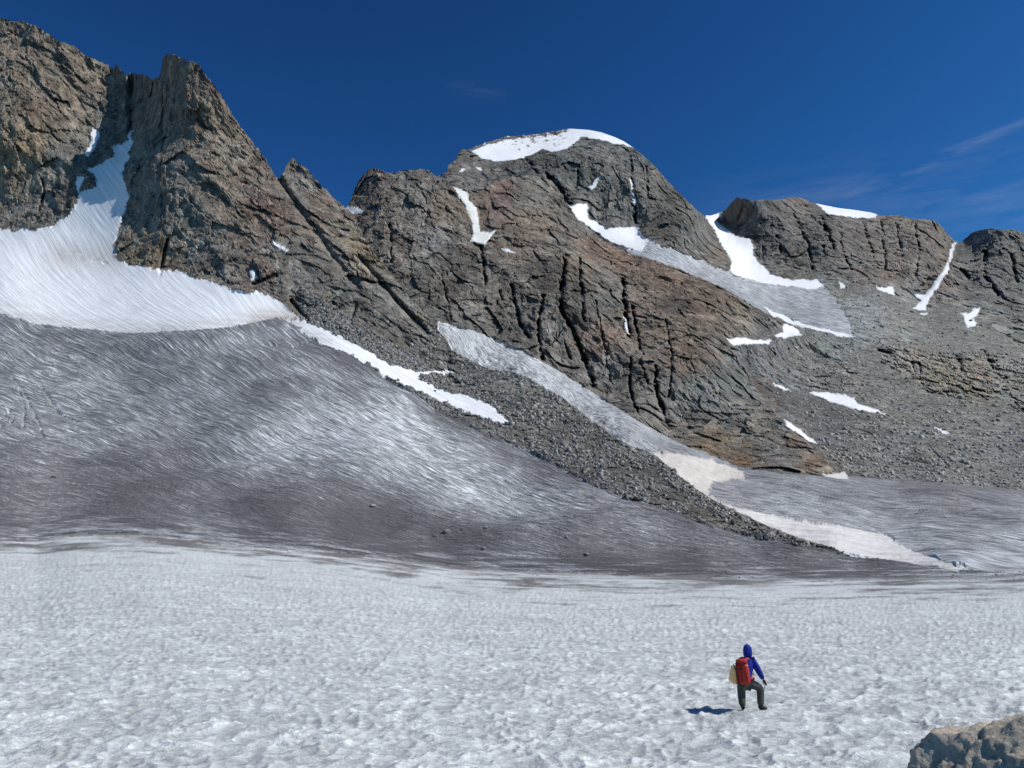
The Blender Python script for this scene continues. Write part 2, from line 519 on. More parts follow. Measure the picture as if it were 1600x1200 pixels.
def emit(sheet, quads, sel, name, mat, tint, smooth_sh=False, flow=None):
    q = quads[sel]
    if len(q) == 0: return None
    ids, inv = np.unique(q.ravel(), return_inverse=True)
    inv = inv.reshape(-1, 4)
    V = sheet.P.reshape(-1, 3)[ids].astype(np.float32)
    me = bpy.data.meshes.new(name)
    me.vertices.add(len(V)); me.vertices.foreach_set('co', V.ravel())
    me.loops.add(inv.size); me.loops.foreach_set('vertex_index', inv.ravel().astype(np.int32))
    me.polygons.add(len(inv))
    me.polygons.foreach_set('loop_start', np.arange(0, inv.size, 4, dtype=np.int32))
    me.polygons.foreach_set('loop_total', np.full(len(inv), 4, np.int32))
    me.polygons.foreach_set('use_smooth', np.full(len(inv), smooth_sh, bool))
    a = me.attributes.new('tint', 'FLOAT_COLOR', 'POINT')
    cc = np.ones((len(V), 4), np.float32); cc[:, :3] = tint.reshape(-1, 3)[ids]
    a.data.foreach_set('color', cc.ravel())
    if flow is not None:
        fa = me.attributes.new('flow', 'FLOAT_VECTOR', 'POINT')
        fa.data.foreach_set('vector', flow.reshape(-1, 3)[ids].astype(np.float32).ravel())
    me.update(calc_edges=True); me.validate()
    return new_obj(name, me, mat)

def rotY(P, a):
    c, s_ = math.cos(a), math.sin(a)
    return np.stack([P[:, 0] * c + P[:, 2] * s_, P[:, 1], -P[:, 0] * s_ + P[:, 2] * c], 1)

def rock_relief(P, tilt_ang, s0, amps, stretch=.4):
    """metres of relief on a rock wall. tilt_ang: lean of the foliation; s0: size of the main blocks"""
    Q = rotY(P, tilt_ang)
    Q = Q * np.array([1, .8, stretch])
    w = np.stack([fbm(Q / (s0 * 1.6) + 5, 3), fbm(Q / (s0 * 1.6) + 41, 3), fbm(Q / (s0 * 1.6) + 77, 3)], 1) * s0 * .3
    Qw = Q + w
    h = (ridged(Qw / (s0 * 2.6), 4) - .58) * amps[0]
    a, e, r = facets(Qw / s0); h = h + a * amps[1]
    a2, e2, r2 = facets(Qw / (s0 * .37) + 13); h = h + a2 * amps[2]
    a3, e3, r3 = facets(Qw / (s0 * .14) + 31); h = h + a3 * amps[3]
    return h, r, r2

# ------------------------------------------------------------------ SHEET A : glacier, upper snowfield, left massif, needle ridge, moraine
vbound = curve([(-1200, 838), (0, 840), (60, 842), (120, 836), (220, 836), (300, 843), (400, 853), (500, 861), (600, 873), (700, 886), (800, 892), (900, 897), (1000, 900), (1200, 904), (1400, 904), (1600, 902), (2800, 902)])
kfun = curve([(-150, -.030), (0, -.029), (300, -.02), (600, -.002), (900, .014), (1200, .028), (1750, .03)])
def near_Y(u, v):
    k = (-CAMZ - 240 * tanv(vbound(u))) / 226.0
    return (-CAMZ + 14 * k) / np.minimum(tanv(v) + k, -.004)
ctlA = []
for u in (-150, 0, 150, 300, 450, 600, 750, 900, 1050, 1200, 1400, 1600, 1750):
    vb = float(vbound(u))
    ctlA.append((u, vb, math.log(240.)))
    ctlA.append((u, vb + 60, math.log(225.)))
for (u, v, Y) in [(-150, 750, 320), (-150, 500, 620), (-150, 358, 880), (-150, 0, 1080), (-150, 200, 950),
                  (0, 790, 265), (0, 750, 300), (0, 650, 420), (0, 500, 600), (0, 430, 700), (0, 358, 840), (0, 200, 900), (0, 25, 1020),
                  (130, 810, 265), (130, 700, 370), (120, 358, 800), (120, 100, 980), (100, 250, 880), (100, 510, 590),
                  (200, 415, 700), (200, 320, 790), (200, 210, 920), (205, 110, 970), (235, 250, 800), (235, 350, 740),
                  (300, 800, 265), (300, 700, 360), (300, 600, 460), (300, 515, 550), (300, 430, 660), (300, 300, 730), (300, 150, 800), (260, 90, 850),
                  (450, 800, 265), (450, 700, 350), (450, 600, 440), (450, 500, 580), (440, 470, 610), (450, 380, 680), (450, 245, 800), (380, 200, 820),
                  (600, 830, 265), (600, 760, 310), (600, 700, 350), (600, 620, 450), (600, 560, 540), (600, 480, 610), (600, 400, 700), (540, 325, 780),
                  (700, 850, 260), (700, 760, 315), (700, 700, 380), (700, 640, 460), (700, 580, 560), (700, 530, 620),
                  (800, 850, 250), (800, 780, 310), (800, 700, 400), (800, 655, 450), (800, 585, 540),
                  (900, 850, 250), (900, 790, 300), (900, 742, 355), (900, 700, 410), (900, 640, 480),
                  (1000, 860, 250), (1000, 785, 320), (1000, 740, 370), (1000, 705, 410),
                  (1100, 870, 250), (1100, 814, 295), (1100, 772, 345), (1250, 880, 250), (1250, 850, 270), (1250, 835, 290),
                  (1400, 890, 245), (1400, 868, 262), (1500, 886, 250), (1600, 893, 250), (1750, 893, 250)]:
    ctlA.append((u, v, math.log(Y)))
fieldA = Field(ctlA, -160, 1760, -20, 960, 15, 5)
topA = curve([(-1200, -40), (-600, 0), (-100, 10), (0, 27), (10, 30), (22, 33), (35, 32), (50, 38), (60, 42), (75, 52), (90, 62), (105, 68), (112, 72), (116, 70), (122, 78), (135, 86), (150, 93), (165, 100), (178, 107), (182, 99), (187, 107), (197, 117), (207, 114), (225, 117), (240, 122), (250, 119), (254, 90), (262, 85), (273, 86), (285, 92), (300, 96), (312, 102), (318, 112), (330, 126), (345, 146), (357, 168), (370, 190), (385, 208), (400, 228), (415, 248), (430, 275), (437, 279), (443, 268), (448, 258), (456, 246), (465, 252), (478, 262), (492, 278), (505, 292), (520, 306), (535, 322), (548, 330), (560, 352), (575, 380), (590, 402), (610, 425), (625, 445), (640, 465), (665, 490), (680, 510), (697, 530), (705, 546), (730, 560), (755, 573), (770, 578), (800, 580), (825, 590), (850, 605), (875, 618), (900, 638), (930, 660), (960, 682), (985, 697), (1005, 702), (1025, 712), (1045, 730), (1065, 746), (1085, 762), (1110, 778), (1135, 792), (1165, 806), (1200, 822), (1250, 841), (1300, 855), (1350, 867), (1400, 874), (1450, 882), (1500, 890), (1600, 894), (2800, 894)])
usA = np.concatenate([np.linspace(-1200, -60, 40), np.arange(-40, 1641, 1.85), np.linspace(1670, 2800, 40)])
class SheetA(Sheet):
    def __init__(s):
        us = usA; vt = topA(us)
        q = np.stack([us * .06, us * 0 + 3.3, us * 0], 1)
        live = smooth(1250, 1000, us)
        vt = vt + (fbm(q, 4, .6) * 4 - np.abs(fbm(q * 4.1, 4, .65)) * 7 + 1.5) * live * smooth(700, 500, us) + fbm(q * 6, 3) * 3 * live
        vb = vbound(us)
        lower = np.linspace(1700, 1216, 26)[:-1]
        near = 1 - np.linspace(0, 1, 215) ** 1.0
        rows = []
        for v in lower: rows.append(us * 0 + v)
        for f in near[:-1]: rows.append(vb + 6 + (1216 - vb - 6) * f)
        t = np.linspace(0, 1, 430)
        for f in t: rows.append((vb + 6) * (1 - f) + vt * f)
        s.V = np.array(rows); s.U = np.repeat(us[None], len(rows), 0)
        s.field = fieldA
        uc = np.clip(s.U, -150, 1750)
        VB = np.repeat(vb[None], len(rows), 0)
        up = fieldA(uc, np.minimum(s.V, VB)) + (math.log(240.) - fieldA(uc, VB)) * np.exp(-np.maximum(VB - s.V, 0) / 40.0)
        s.Y = np.where(s.V > VB, near_Y(s.U, np.maximum(s.V, VB)), np.exp(up))
        s.place(); s.rows0 = len(rows)
A = SheetA()

SNOW_A = [(-1300, 330), (-600, 350), (0, 358), (30, 360), (60, 357), (85, 350), (105, 337), (117, 322), (122, 305), (130, 297), (145, 293), (152, 290), (150, 283), (147, 272), (138, 262), (150, 260), (160, 255), (165, 247), (175, 245), (177, 228), (190, 225), (199, 218), (203, 203), (206, 203), (206, 220), (203, 240), (195, 258), (190, 270), (193, 285), (200, 305), (198, 325), (190, 345), (183, 365), (176, 385), (181, 400), (200, 414), (250, 420), (290, 425), (296, 431), (330, 442), (370, 452), (385, 460), (400, 455), (420, 462), (435, 470), (455, 488), (480, 503), (520, 520), (560, 540), (600, 565), (625, 575), (648, 580), (700, 577), (712, 583), (655, 584), (656, 592), (680, 605), (700, 613), (730, 618), (760, 630), (785, 648), (795, 661), (780, 660), (745, 650), (715, 640), (690, 628), (660, 614), (640, 606), (610, 590), (580, 572), (550, 555), (530, 548), (500, 535), (480, 520), (455, 508), (440, 498), (430, 496), (400, 503), (350, 512), (300, 517), (240, 521), (190, 520), (140, 514), (100, 511), (60, 506), (30, 499), (0, 490), (-600, 470), (-1300, 460)]
ICE_TOP = curve([(-1300, 455), (-600, 465), (0, 488), (140, 512), (240, 519), (350, 510), (430, 494), (455, 506), (480, 518), (530, 546), (560, 563), (620, 596), (650, 618), (680, 637), (720, 655), (760, 678), (800, 693), (830, 702), (850, 712), (900, 740), (950, 765), (1000, 783), (1050, 800), (1100, 815), (1170, 831), (1250, 848), (1290, 856), (1325, 859), (1360, 864), (1400, 870), (1500, 886), (2800, 892)])
PATCH_A = [
    ([(145, 200), (155, 205), (154, 215), (148, 232), (137, 245), (132, 241), (141, 226), (142, 210)], 'small upright snow patch high in the cliff left of the couloir'),
    ([(119, 275), (131, 277), (128, 286), (122, 301), (119, 290)], 'tiny snow patch on the rock step beside the foot of the couloir'),
    ([(390, 424), (398, 421), (402, 435), (393, 439)], 'tiny square snow patch in the dark rocks just above the upper snowfield edge'),
    ([(425, 376), (434, 381), (451, 390), (446, 393), (430, 384)], 'thin slanting snow streak on the slabs right of the needle peak'),
]
u, v = A.U, A.V
Pw = A.P.reshape(-1, 3)
n_all = len(Pw)
jit = fbm(np.stack([u.ravel() * .07, v.ravel() * .07, u.ravel() * 0], 1), 4, .65).reshape(u.shape) * 9
jit2 = fbm(np.stack([u.ravel() * .07, v.ravel() * .07, u.ravel() * 0 + 8], 1), 4, .65).reshape(u.shape) * 9
jk = (smooth(1000, 500, v) * .8 + .2) * (1 - .75 * smooth(455, 480, v) * smooth(470, 440, u))
ju, jv = u + jit * jk, v + jit2 * jk
snowA = inpoly(ju, jv, SNOW_A)
iceA = (v > ICE_TOP(u) + jit * .35) & ~snowA
vb2 = vbound(u)
nearA = v > vb2 + fbm(np.stack([(u + v * 3).ravel() / 120, (v - vb2 + (u * .012)).ravel() / 5.5, u.ravel() * 0], 1), 4, .66).reshape(u.shape) * 22
patchA = [inpoly(u + jit * .3, v + jit2 * .3, p) for p, l in PATCH_A]
patch_any = np.any(patchA, 0)
rockA = ~(snowA | iceA | nearA | patch_any)
# soft masks (blurred along the grid) keep the relief continuous across the contacts
def blur(m, n=3):
    m = m.astype(np.float32)
    for _ in range(n):
        m[1:-1] = (m[:-2] + 2 * m[1:-1] + m[2:]) / 4
        m[:, 1:-1] = (m[:, :-2] + 2 * m[:, 1:-1] + m[:, 2:]) / 4
    return m
rsoft = blur(rockA, 2)
hA = np.zeros(u.shape)
sel = rsoft > .01
su, sv = u[sel], v[sel]
rubble = smooth(-8, 30, (sv - (430 + (su - 440) * .62))) * smooth(440, 520, su)      # broken slope that becomes the moraine
rubble = np.maximum(rubble, smooth(700, 760, su))
Ps = A.P[sel]
h, rA, rA2 = rock_relief(Ps, R(40), 25.0, (14, 5.2, 2.6, 1.3), .36)
h2, _, _ = rock_relief(Ps + 500, R(20), 9.0, (2.4, 2.2, 1.1, .5), .9)
hA[sel] = (h * (1 - rubble) + (h2 * 1.0 + h * .08) * rubble) * rsoft[sel]
for line, w_, dep in [([(205, 120), (206, 160), (204, 205)], 5, 26), ([(262, 375), (256, 400), (250, 425)], 2.2, 14), ([(60, 330), (70, 300), (66, 280)], 2, 10),
                      ([(436, 280), (470, 330), (520, 400), (560, 450)], 5, 12), ([(560, 400), (620, 470), (668, 520)], 4, 16), ([(430, 430), (396, 445)], 3, 12), ([(455, 470), (480, 500)], 3, 14)]:
    d = linedist(u, v, line)
    hA -= np.where(d < w_ * 4, dep * np.exp(-(d / w_) ** 2), 0) * rsoft
snow_h = np.zeros(u.shape)
m = (snowA | iceA) & ~nearA
pm = A.P[m]
# streak directions of the ice: steep below the snowfield, swinging to nearly level at the foot of the slope
dd = np.arange(-60, 700, 2.0)
cot = 1 / np.tan(np.radians(np.interp(dd, [-60, 0, 40, 120, 250, 330, 420, 700], [4, 5, 8, 15, 23, 30, 50, 60])))
CC = np.cumsum(cot) * 2.0
def flow_of(sh):
    d = vbound(sh.U) - sh.V
    psi = sh.U + np.interp(d, dd, CC)
    wob = fbm(np.stack([sh.U.ravel() / 220, sh.V.ravel() / 120, sh.U.ravel() * 0 + 4], 1), 2).reshape(sh.U.shape) * 26
    return np.stack([(psi + wob) * .30, (sh.U - d * .25) * .30, psi * 0], -1)
flowA = flow_of(A)
fq = flowA[m]
ac = fq[:, 0]; al = fq[:, 1]
wv = 0
rb = fbm(np.stack([al / 22, (ac + wv) / 2.6, pm[:, 2] * 0], 1), 5, .6)
rb2 = fbm(np.stack([al / 7 + ac / 6, (ac - al * .6 + wv) / 4, pm[:, 2] * 0 + 7], 1), 3, .5)
snow_h[m] = rb * .75 + rb2 * .5 + fbm(pm / 45, 3) * 4
snow_h *= smooth(0, 60, vb2 - v)
snow_h *= np.where(snowA, .35, 1)
for line, w_, dep in [([(0, 655), (15, 640), (22, 646), (18, 660)], 1.8, 3.5), ([(0, 672), (14, 652)], 1.8, 3), ([(20, 590), (45, 625), (58, 650), (68, 685)], 1.6, 3), ([(60, 600), (90, 640), (130, 665)], 1.6, 3),
                      ([(105, 396), (118, 394), (130, 397)], 1.0, 2), ([(135, 409), (150, 406), (168, 409)], 1.5, 3), ([(415, 535), (460, 538), (485, 530)], 1.8, 4), ([(440, 497), (470, 500)], 2, 5), ([(30, 610), (40, 640), (36, 670)], 1.4, 4)]:
    d = linedist(u + jit * .5, v + jit2 * .5, line); dep = dep * .6 * np.clip(.7 + jit * .4, 0, 1.3); w_ = w_ * .75
    snow_h -= np.where(d < w_ * 4, dep * np.exp(-(d / w_) ** 2), 0)
# moraine swells above the ice and a shadowed step where the ice meets it
step = np.exp(-((v - ICE_TOP(u) - 3) / 3.0) ** 2) * ((u > 560) & (u < 1500))
snow_h -= step * 1.6
A.P[..., :] += A.dir * (-hA * 1.0)[..., None]
A.P[..., 2] += snow_h
# sun cups and wind ripples of the near snow
m = (v > vb2 - 12)
pm = A.P[m]
fade = smooth(240, 60, pm[:, 1]) * smooth(-12, 30, (v - vb2)[m])
wx = fbm(pm * np.array([.5, .5, 0]) + 3, 3) * .9; wy = fbm(pm * np.array([.5, .5, 0]) + 23, 3) * .9
c, s_ = math.cos(R(28)), math.sin(R(28))
qx, qy = pm[:, 0] * c + pm[:, 1] * s_, -pm[:, 0] * s_ + pm[:, 1] * c
big = smooth(1, 9, pm[:, 0]) * smooth(42, 14, pm[:, 1])
def cups(size, sx):
    f1, f2, r_ = worley2(np.stack([(qx + wx) / (size * sx), (qy + wy) / size, qx * 0], 1))
    return f1 ** 1.6
hn = cups(.27, 1.35) * .12 * (1 - big * .35) + cups(.62, 1.5) * .13 * (.4 + 1.4 * big) + fbm(pm * np.array([.16, .26, 0]), 4) * .07
hn += fbm(np.stack([qx / 9, qy / 2.2, qx * 0], 1), 4, .6) * .07 + fbm(pm * np.array([.012, .016, 0]), 3) * .7 * smooth(30, 120, pm[:, 1])
# the bank rises a little to the lower right where the photographer stands
hn = hn - .13
stand = np.exp(-(((pm[:, 0] - 6.25) / .8) ** 2 + ((pm[:, 1] - 19.3) / 1.2) ** 2))
hn = hn * (1 - .75 * stand)
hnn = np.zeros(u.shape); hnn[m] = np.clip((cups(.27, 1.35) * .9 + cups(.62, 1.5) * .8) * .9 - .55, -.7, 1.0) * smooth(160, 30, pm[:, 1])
A.P[..., 2][m] += hn * fade
flat = ((pm[:, 0] - 6.1) ** 2 + (pm[:, 1] - 19.2) ** 2) < 0
# colours
tA = np.ones(u.shape + (3,), np.float32)
streak = fbm(np.stack([(u + v * 3).ravel() / 120, ((v - vb2) * 1.0 + (u * .012)).ravel() / 5.5, u.ravel() * 0], 1), 6, .66).reshape(u.shape)
streak2 = fbm(np.stack([u.ravel() / 260, ((v - vb2)).ravel() / 26, u.ravel() * 0 + 5], 1), 4, .6).reshape(u.shape)
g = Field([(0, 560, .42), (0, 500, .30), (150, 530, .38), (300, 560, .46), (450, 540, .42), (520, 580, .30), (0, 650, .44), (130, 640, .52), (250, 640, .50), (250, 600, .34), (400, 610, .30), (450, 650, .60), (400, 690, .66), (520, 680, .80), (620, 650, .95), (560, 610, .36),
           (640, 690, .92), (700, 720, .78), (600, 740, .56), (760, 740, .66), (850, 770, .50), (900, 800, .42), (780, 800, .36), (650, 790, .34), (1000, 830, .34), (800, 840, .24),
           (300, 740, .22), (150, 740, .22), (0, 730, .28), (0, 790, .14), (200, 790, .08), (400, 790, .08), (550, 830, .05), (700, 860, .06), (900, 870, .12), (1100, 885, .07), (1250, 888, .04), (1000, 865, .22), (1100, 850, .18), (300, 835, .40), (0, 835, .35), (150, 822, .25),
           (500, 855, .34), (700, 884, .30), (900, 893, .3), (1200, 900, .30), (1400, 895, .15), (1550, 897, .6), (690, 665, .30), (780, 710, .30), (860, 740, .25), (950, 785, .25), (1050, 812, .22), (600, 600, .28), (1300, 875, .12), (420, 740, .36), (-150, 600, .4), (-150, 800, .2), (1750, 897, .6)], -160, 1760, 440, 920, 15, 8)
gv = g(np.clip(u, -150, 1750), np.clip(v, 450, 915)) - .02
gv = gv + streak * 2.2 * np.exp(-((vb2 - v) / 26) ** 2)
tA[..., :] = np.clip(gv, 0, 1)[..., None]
# near snow: albedo falls slightly towards the grit bands
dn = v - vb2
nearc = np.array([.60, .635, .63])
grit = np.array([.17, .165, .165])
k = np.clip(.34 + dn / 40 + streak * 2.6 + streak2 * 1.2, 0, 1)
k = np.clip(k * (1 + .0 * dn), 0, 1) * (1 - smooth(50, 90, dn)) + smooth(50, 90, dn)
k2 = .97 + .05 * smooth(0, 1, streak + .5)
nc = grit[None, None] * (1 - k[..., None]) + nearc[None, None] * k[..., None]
nc = nc * k2[..., None] * (1 + .26 * hnn * smooth(0, 40, dn))[..., None]      # crest highlights and hollow shade painted in by cup height, plus slight grit
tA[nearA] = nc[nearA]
sn = np.ones(3)
tan_ = smooth(-26, 0, v - ICE_TOP(u)) * (u < 520) * smooth(0, 1, .5 + streak) * .35 + np.exp(-(linedist(u, v, [(100, 400), (180, 400)]) / 22) ** 2) * .28
tan_ += np.exp(-(linedist(u, v, [(400, 500), (470, 492)]) / 12) ** 2) * .3
tA[snowA] = (1 - tan_[..., None] * np.array([.8, .9, 1.0]))[snowA]
tA[patch_any] = 1
# rock tints
def hexlin(r_, g_, b_):
    return [(x / 255) ** 2.2 for x in (r_, g_, b_)]
def tint_blend(u, v, spec, noise_jit):
    """spec: (u, v, radius, colour). inverse-distance blend of the mineral colour of each area of the face"""
    acc = np.zeros(u.shape + (3,)); ws = np.zeros(u.shape)
    for (cu, cv, rad, col) in spec:
        d2 = ((u + noise_jit[0] - cu) ** 2 + (v + noise_jit[1] - cv) ** 2) / rad ** 2
        w_ = 1 / (d2 ** 1.6 + .05)
        acc += w_[..., None] * np.array(col); ws += w_
    return acc / ws[..., None] * np.array([.86, .83, .80])
BR = (.205, .172, .138); GR = (.182, .174, .158); DK = (.115, .108, .098); RB = (.178, .135, .105); GN = (.20, .20, .19); OC = (.25, .205, .145); PA = (.33, .285, .215); RD = (.17, .125, .11); BL = (.19, .20, .205)
specA = [(30, 60, 50, BR), (60, 150, 70, BR), (100, 120, 50, BR), (30, 230, 60, OC), (100, 250, 50, GR), (50, 330, 50, GR), (160, 180, 30, GR), (190, 140, 20, DK), (30, 300, 18, PA), (140, 110, 16, PA), (110, 330, 20, DK),
         (260, 120, 40, BR), (290, 180, 50, BR), (330, 220, 50, BR), (270, 270, 50, GR), (350, 300, 60, BR), (230, 340, 40, GR), (300, 330, 50, GR), (380, 350, 50, BR), (240, 400, 40, OC), (330, 400, 50, GR), (280, 370, 10, PA),
         (470, 300, 30, GN), (500, 320, 26, RB), (420, 330, 40, RD), (450, 420, 40, GN), (410, 420, 30, RD), (500, 440, 60, GR), (480, 475, 12, PA), (550, 500, 60, GR), (600, 470, 50, GR), (570, 400, 30, OC), (650, 520, 40, GR), (700, 580, 60, GN), (800, 640, 70, GN), (900, 700, 70, GN), (1000, 740, 60, GN), (1100, 800, 50, (.20, .20, .165)), (1050, 770, 40, GN), (660, 500, 18, OC), (340, 360, 20, GN), (320, 120, 20, RD), (560, 340, 16, BR)]
tr = tint_blend(su, sv, specA, (jit[sel] * 6, jit2[sel] * 6))
tr *= (.78 + .44 * rA2)[..., None]
tr *= (.86 + .28 * rA)[..., None]
tr = tr * (1 - rubble[..., None] * .0)
full = np.zeros(u.shape + (3,)); full[sel] = tr
tA[rockA] = np.clip(full, .02, .5)[rockA]
A.add_back(70, .9, 8)
quads = A.grid_quads()
rows, cols = A.P.shape[:2]
def ext(mask): return np.concatenate([mask, np.repeat(mask[-1:], rows - mask.shape[0], 0)], 0)
flowA = np.concatenate([flowA, np.repeat(flowA[-1:], rows - tA.shape[0], 0)], 0)
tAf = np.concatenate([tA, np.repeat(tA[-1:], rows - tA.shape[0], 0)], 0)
reg = np.zeros(u.shape, np.int32)
reg[iceA] = 1; reg[snowA] = 2; reg[nearA] = 3
for i, pmk in enumerate(patchA): reg[pmk] = 10 + i
regf = ext(reg).ravel()
fr = regf[quads[:, 0]]
uu = ext(A.U[:u.shape[0]]).ravel()[quads[:, 0]]; vv = ext(A.V[:u.shape[0]]).ravel()[quads[:, 0]]
rock = fr == 0
massif = rock & (uu < 206 + np.clip((vv - 300) * 0, 0, 0)) & ~((uu > 170) & (vv > 300))
rub_face = rock & ((uu > 700) | ((vv > 430 + (uu - 440) * .62) & (uu > 470)))
needle = rock & ~massif & ~rub_face
M_rub = M_scree
tag(emit(A, quads, massif, 'left_mountain', M_rock_a, tAf), kind='structure')
tag(emit(A, quads, needle, 'needle_ridge', M_rock_a, tAf), kind='structure')
tag(emit(A, quads, rub_face, 'moraine_ridge', M_rub, tAf), kind='structure')
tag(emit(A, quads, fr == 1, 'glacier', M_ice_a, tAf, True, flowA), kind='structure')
tag(emit(A, quads, fr == 2, 'upper_snowfield', M_snow, tAf, True, flowA), kind='structure')
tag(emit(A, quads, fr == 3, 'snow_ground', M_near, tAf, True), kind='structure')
def emit_patches(sheet, quads, fr, tint, specs, first, mat, group=None):
    for i, sp_ in enumerate(specs):
        o = emit(sheet, quads, fr == first + i, 'snow_patch', mat, tint, True)
        if o: tag(o, sp_[1], 'snow patch', group)
emit_patches(A, quads, fr, tAf, PATCH_A, 10, M_snow_far)

# ------------------------------------------------------------------ SHEET B : valley glacier and the great buttress
SHARED = [(1240, 560, 1160), (1262, 530, 1270), (1300, 560, 1190), (1300, 600, 1070), (1360, 600, 1070), (1400, 640, 960), (1260, 640, 930), (1330, 660, 880), (1450, 690, 830), (1400, 700, 790), (1500, 740, 700), (1320, 720, 720), (1300, 740, 660), (1400, 752, 650), (1450, 720, 740), (1600, 767, 640), (1750, 775, 640)]
SCREE_TINT = [(1300, 480, 30, (.2, .205, .195)), (1350, 500, 40, (.235, .245, .25)), (1420, 500, 40, (.21, .21, .20)), (1500, 520, 50, (.215, .21, .195)), (1420, 480, 26, (.21, .21, .195)), (1580, 560, 40, (.22, .215, .195)), (1300, 560, 40, (.205, .21, .20)), (1280, 600, 20, (.2, .21, .2)), (1350, 590, 30, (.22, .21, .19)), (1400, 620, 40, (.215, .21, .19)), (1330, 620, 14, (.20, .20, .19)), (1420, 560, 20, (.24, .20, .165)), (1470, 580, 26, (.24, .21, .165)), (1530, 580, 26, (.25, .205, .165)), (1520, 610, 24, (.23, .21, .165)), (1590, 610, 24, (.21, .21, .19)), (1300, 680, 30, (.17, .175, .175)), (1380, 700, 50, (.19, .195, .19)), (1500, 680, 60, (.215, .21, .195)), (1590, 720, 50, (.20, .205, .195)), (1450, 740, 40, (.19, .195, .19)), (1300, 740, 20, (.23, .20, .165)), (1280, 650, 20, (.17, .175, .175))]
SCREE_TINT = [(a, b, c, (d[0] * 1.28, d[1] * 1.30, d[2] * 1.28)) for a, b, c, d in SCREE_TINT]
ctlB = SHARED + [(690, 505, 950), (660, 560, 900), (780, 600, 850), (850, 610, 790), (850, 660, 760), (975, 690, 640), (950, 740, 600), (1050, 745, 540), (1030, 800, 480), (1150, 795, 430), (1130, 840, 380), (1300, 850, 330), (1280, 900, 290), (1500, 886, 268), (1500, 940, 240), (1600, 895, 262), (1750, 900, 262), (1750, 850, 340), (1600, 850, 335),
        (780, 535, 970), (870, 580, 920), (950, 630, 860), (1040, 680, 780), (1150, 725, 690), (1300, 790, 480), (1450, 800, 450), (1600, 805, 440), (1150, 760, 560),
        (560, 270, 1370), (583, 262, 1350), (500, 330, 1350), (600, 480, 1010), (600, 400, 1120), (520, 450, 1080), (650, 330, 1240), (700, 400, 1130), (690, 290, 1320), (700, 470, 1020), (740, 380, 1200), (820, 275, 1480), (790, 340, 1280), (890, 330, 1420), (950, 382, 1340), (1010, 400, 1290), (1060, 420, 1250), (1110, 440, 1220), (1190, 483, 1200),
        (800, 420, 1120), (900, 420, 1130), (820, 500, 1010), (900, 550, 950), (1000, 480, 1080), (1000, 600, 880), (1100, 550, 950), (1100, 640, 850), (1130, 532, 1020), (1160, 560, 1010), (1168, 604, 940), (1216, 656, 830), (1230, 512, 1180), (1220, 700, 740)]
fieldB = Field([(a, b, math.log(c)) for a, b, c in ctlB], 480, 1760, 220, 980, 12, 5)
topB = curve([(480, 360), (536, 330), (543, 322), (548, 312), (556, 290), (565, 276), (575, 266), (583, 261), (592, 264), (600, 268), (612, 270), (625, 267), (645, 266), (662, 263), (672, 268), (683, 276), (690, 284), (700, 290), (712, 292), (735, 297), (752, 298), (766, 290), (780, 281), (792, 277), (806, 276), (824, 273), (845, 276), (863, 282), (876, 306), (889, 327), (900, 344), (915, 358), (935, 372), (950, 381), (975, 392), (1000, 400), (1030, 409), (1060, 420), (1110, 441), (1140, 455), (1165, 470), (1190, 485), (1215, 499), (1228, 506), (1245, 513), (1254, 521), (1262, 528), (1300, 556), (1360, 598), (1400, 633), (1450, 688), (1500, 738), (1520, 755), (1560, 761), (1600, 767), (1800, 775)])
botB = lambda us: topA(us) + curve([(480, 60), (540, 60), (700, 45), (1000, 35), (1500, 14), (1800, 12)])(us)
usB = np.concatenate([np.linspace(486, 520, 6), np.arange(525, 1641, 1.6), np.linspace(1650, 1800, 10)])
class SheetS(Sheet):
    def __init__(s, us, vtop, vbot, rows, field, jag, js, jm=None):
        vt = vtop(us)
        q = np.stack([us * js, us * 0 + 3.3, us * 0 + field.T[0, 0]], 1)
        vt = vt + (fbm(q, 4, .6) * jag - np.abs(fbm(q * 3.7, 4, .65)) * jag * 1.7 + jag * .3) * (1 if jm is None else jm(us))
        t = np.linspace(0, 1, rows)
        s.U = np.repeat(us[None], rows, 0)
        s.V = vbot(us)[None] * (1 - t[:, None]) + vt[None] * t[:, None]
        s.field = field
        s.Y = np.exp(field(np.clip(s.U, field.u[0], field.u[-1]), s.V))
        s.place(); s.rows0 = rows
B = SheetS(usB, topB, botB, 300, fieldB, 3.2, .07, lambda q: smooth(1300, 1200, q) * .9 + .1)
u, v = B.U, B.V
fl = lambda s: np.stack([u.ravel() * .07, v.ravel() * .07, u.ravel() * 0 + s], 1)
jit = fbm(fl(20), 4, .65).reshape(u.shape) * 9; jit2 = fbm(fl(28), 4, .65).reshape(u.shape) * 9
GLB_TOP = curve([(480, 300), (560, 480), (600, 500), (685, 503), (700, 507), (740, 517), (780, 533), (820, 550), (870, 578), (905, 600), (950, 628), (1000, 660), (1040, 682), (1080, 700), (1120, 716), (1160, 730), (1220, 740), (1300, 744), (1330, 744), (1400, 751), (1500, 757), (1600, 767), (1800, 776)])
glB = (v > GLB_TOP(u) + jit * .25) & (u > 684)
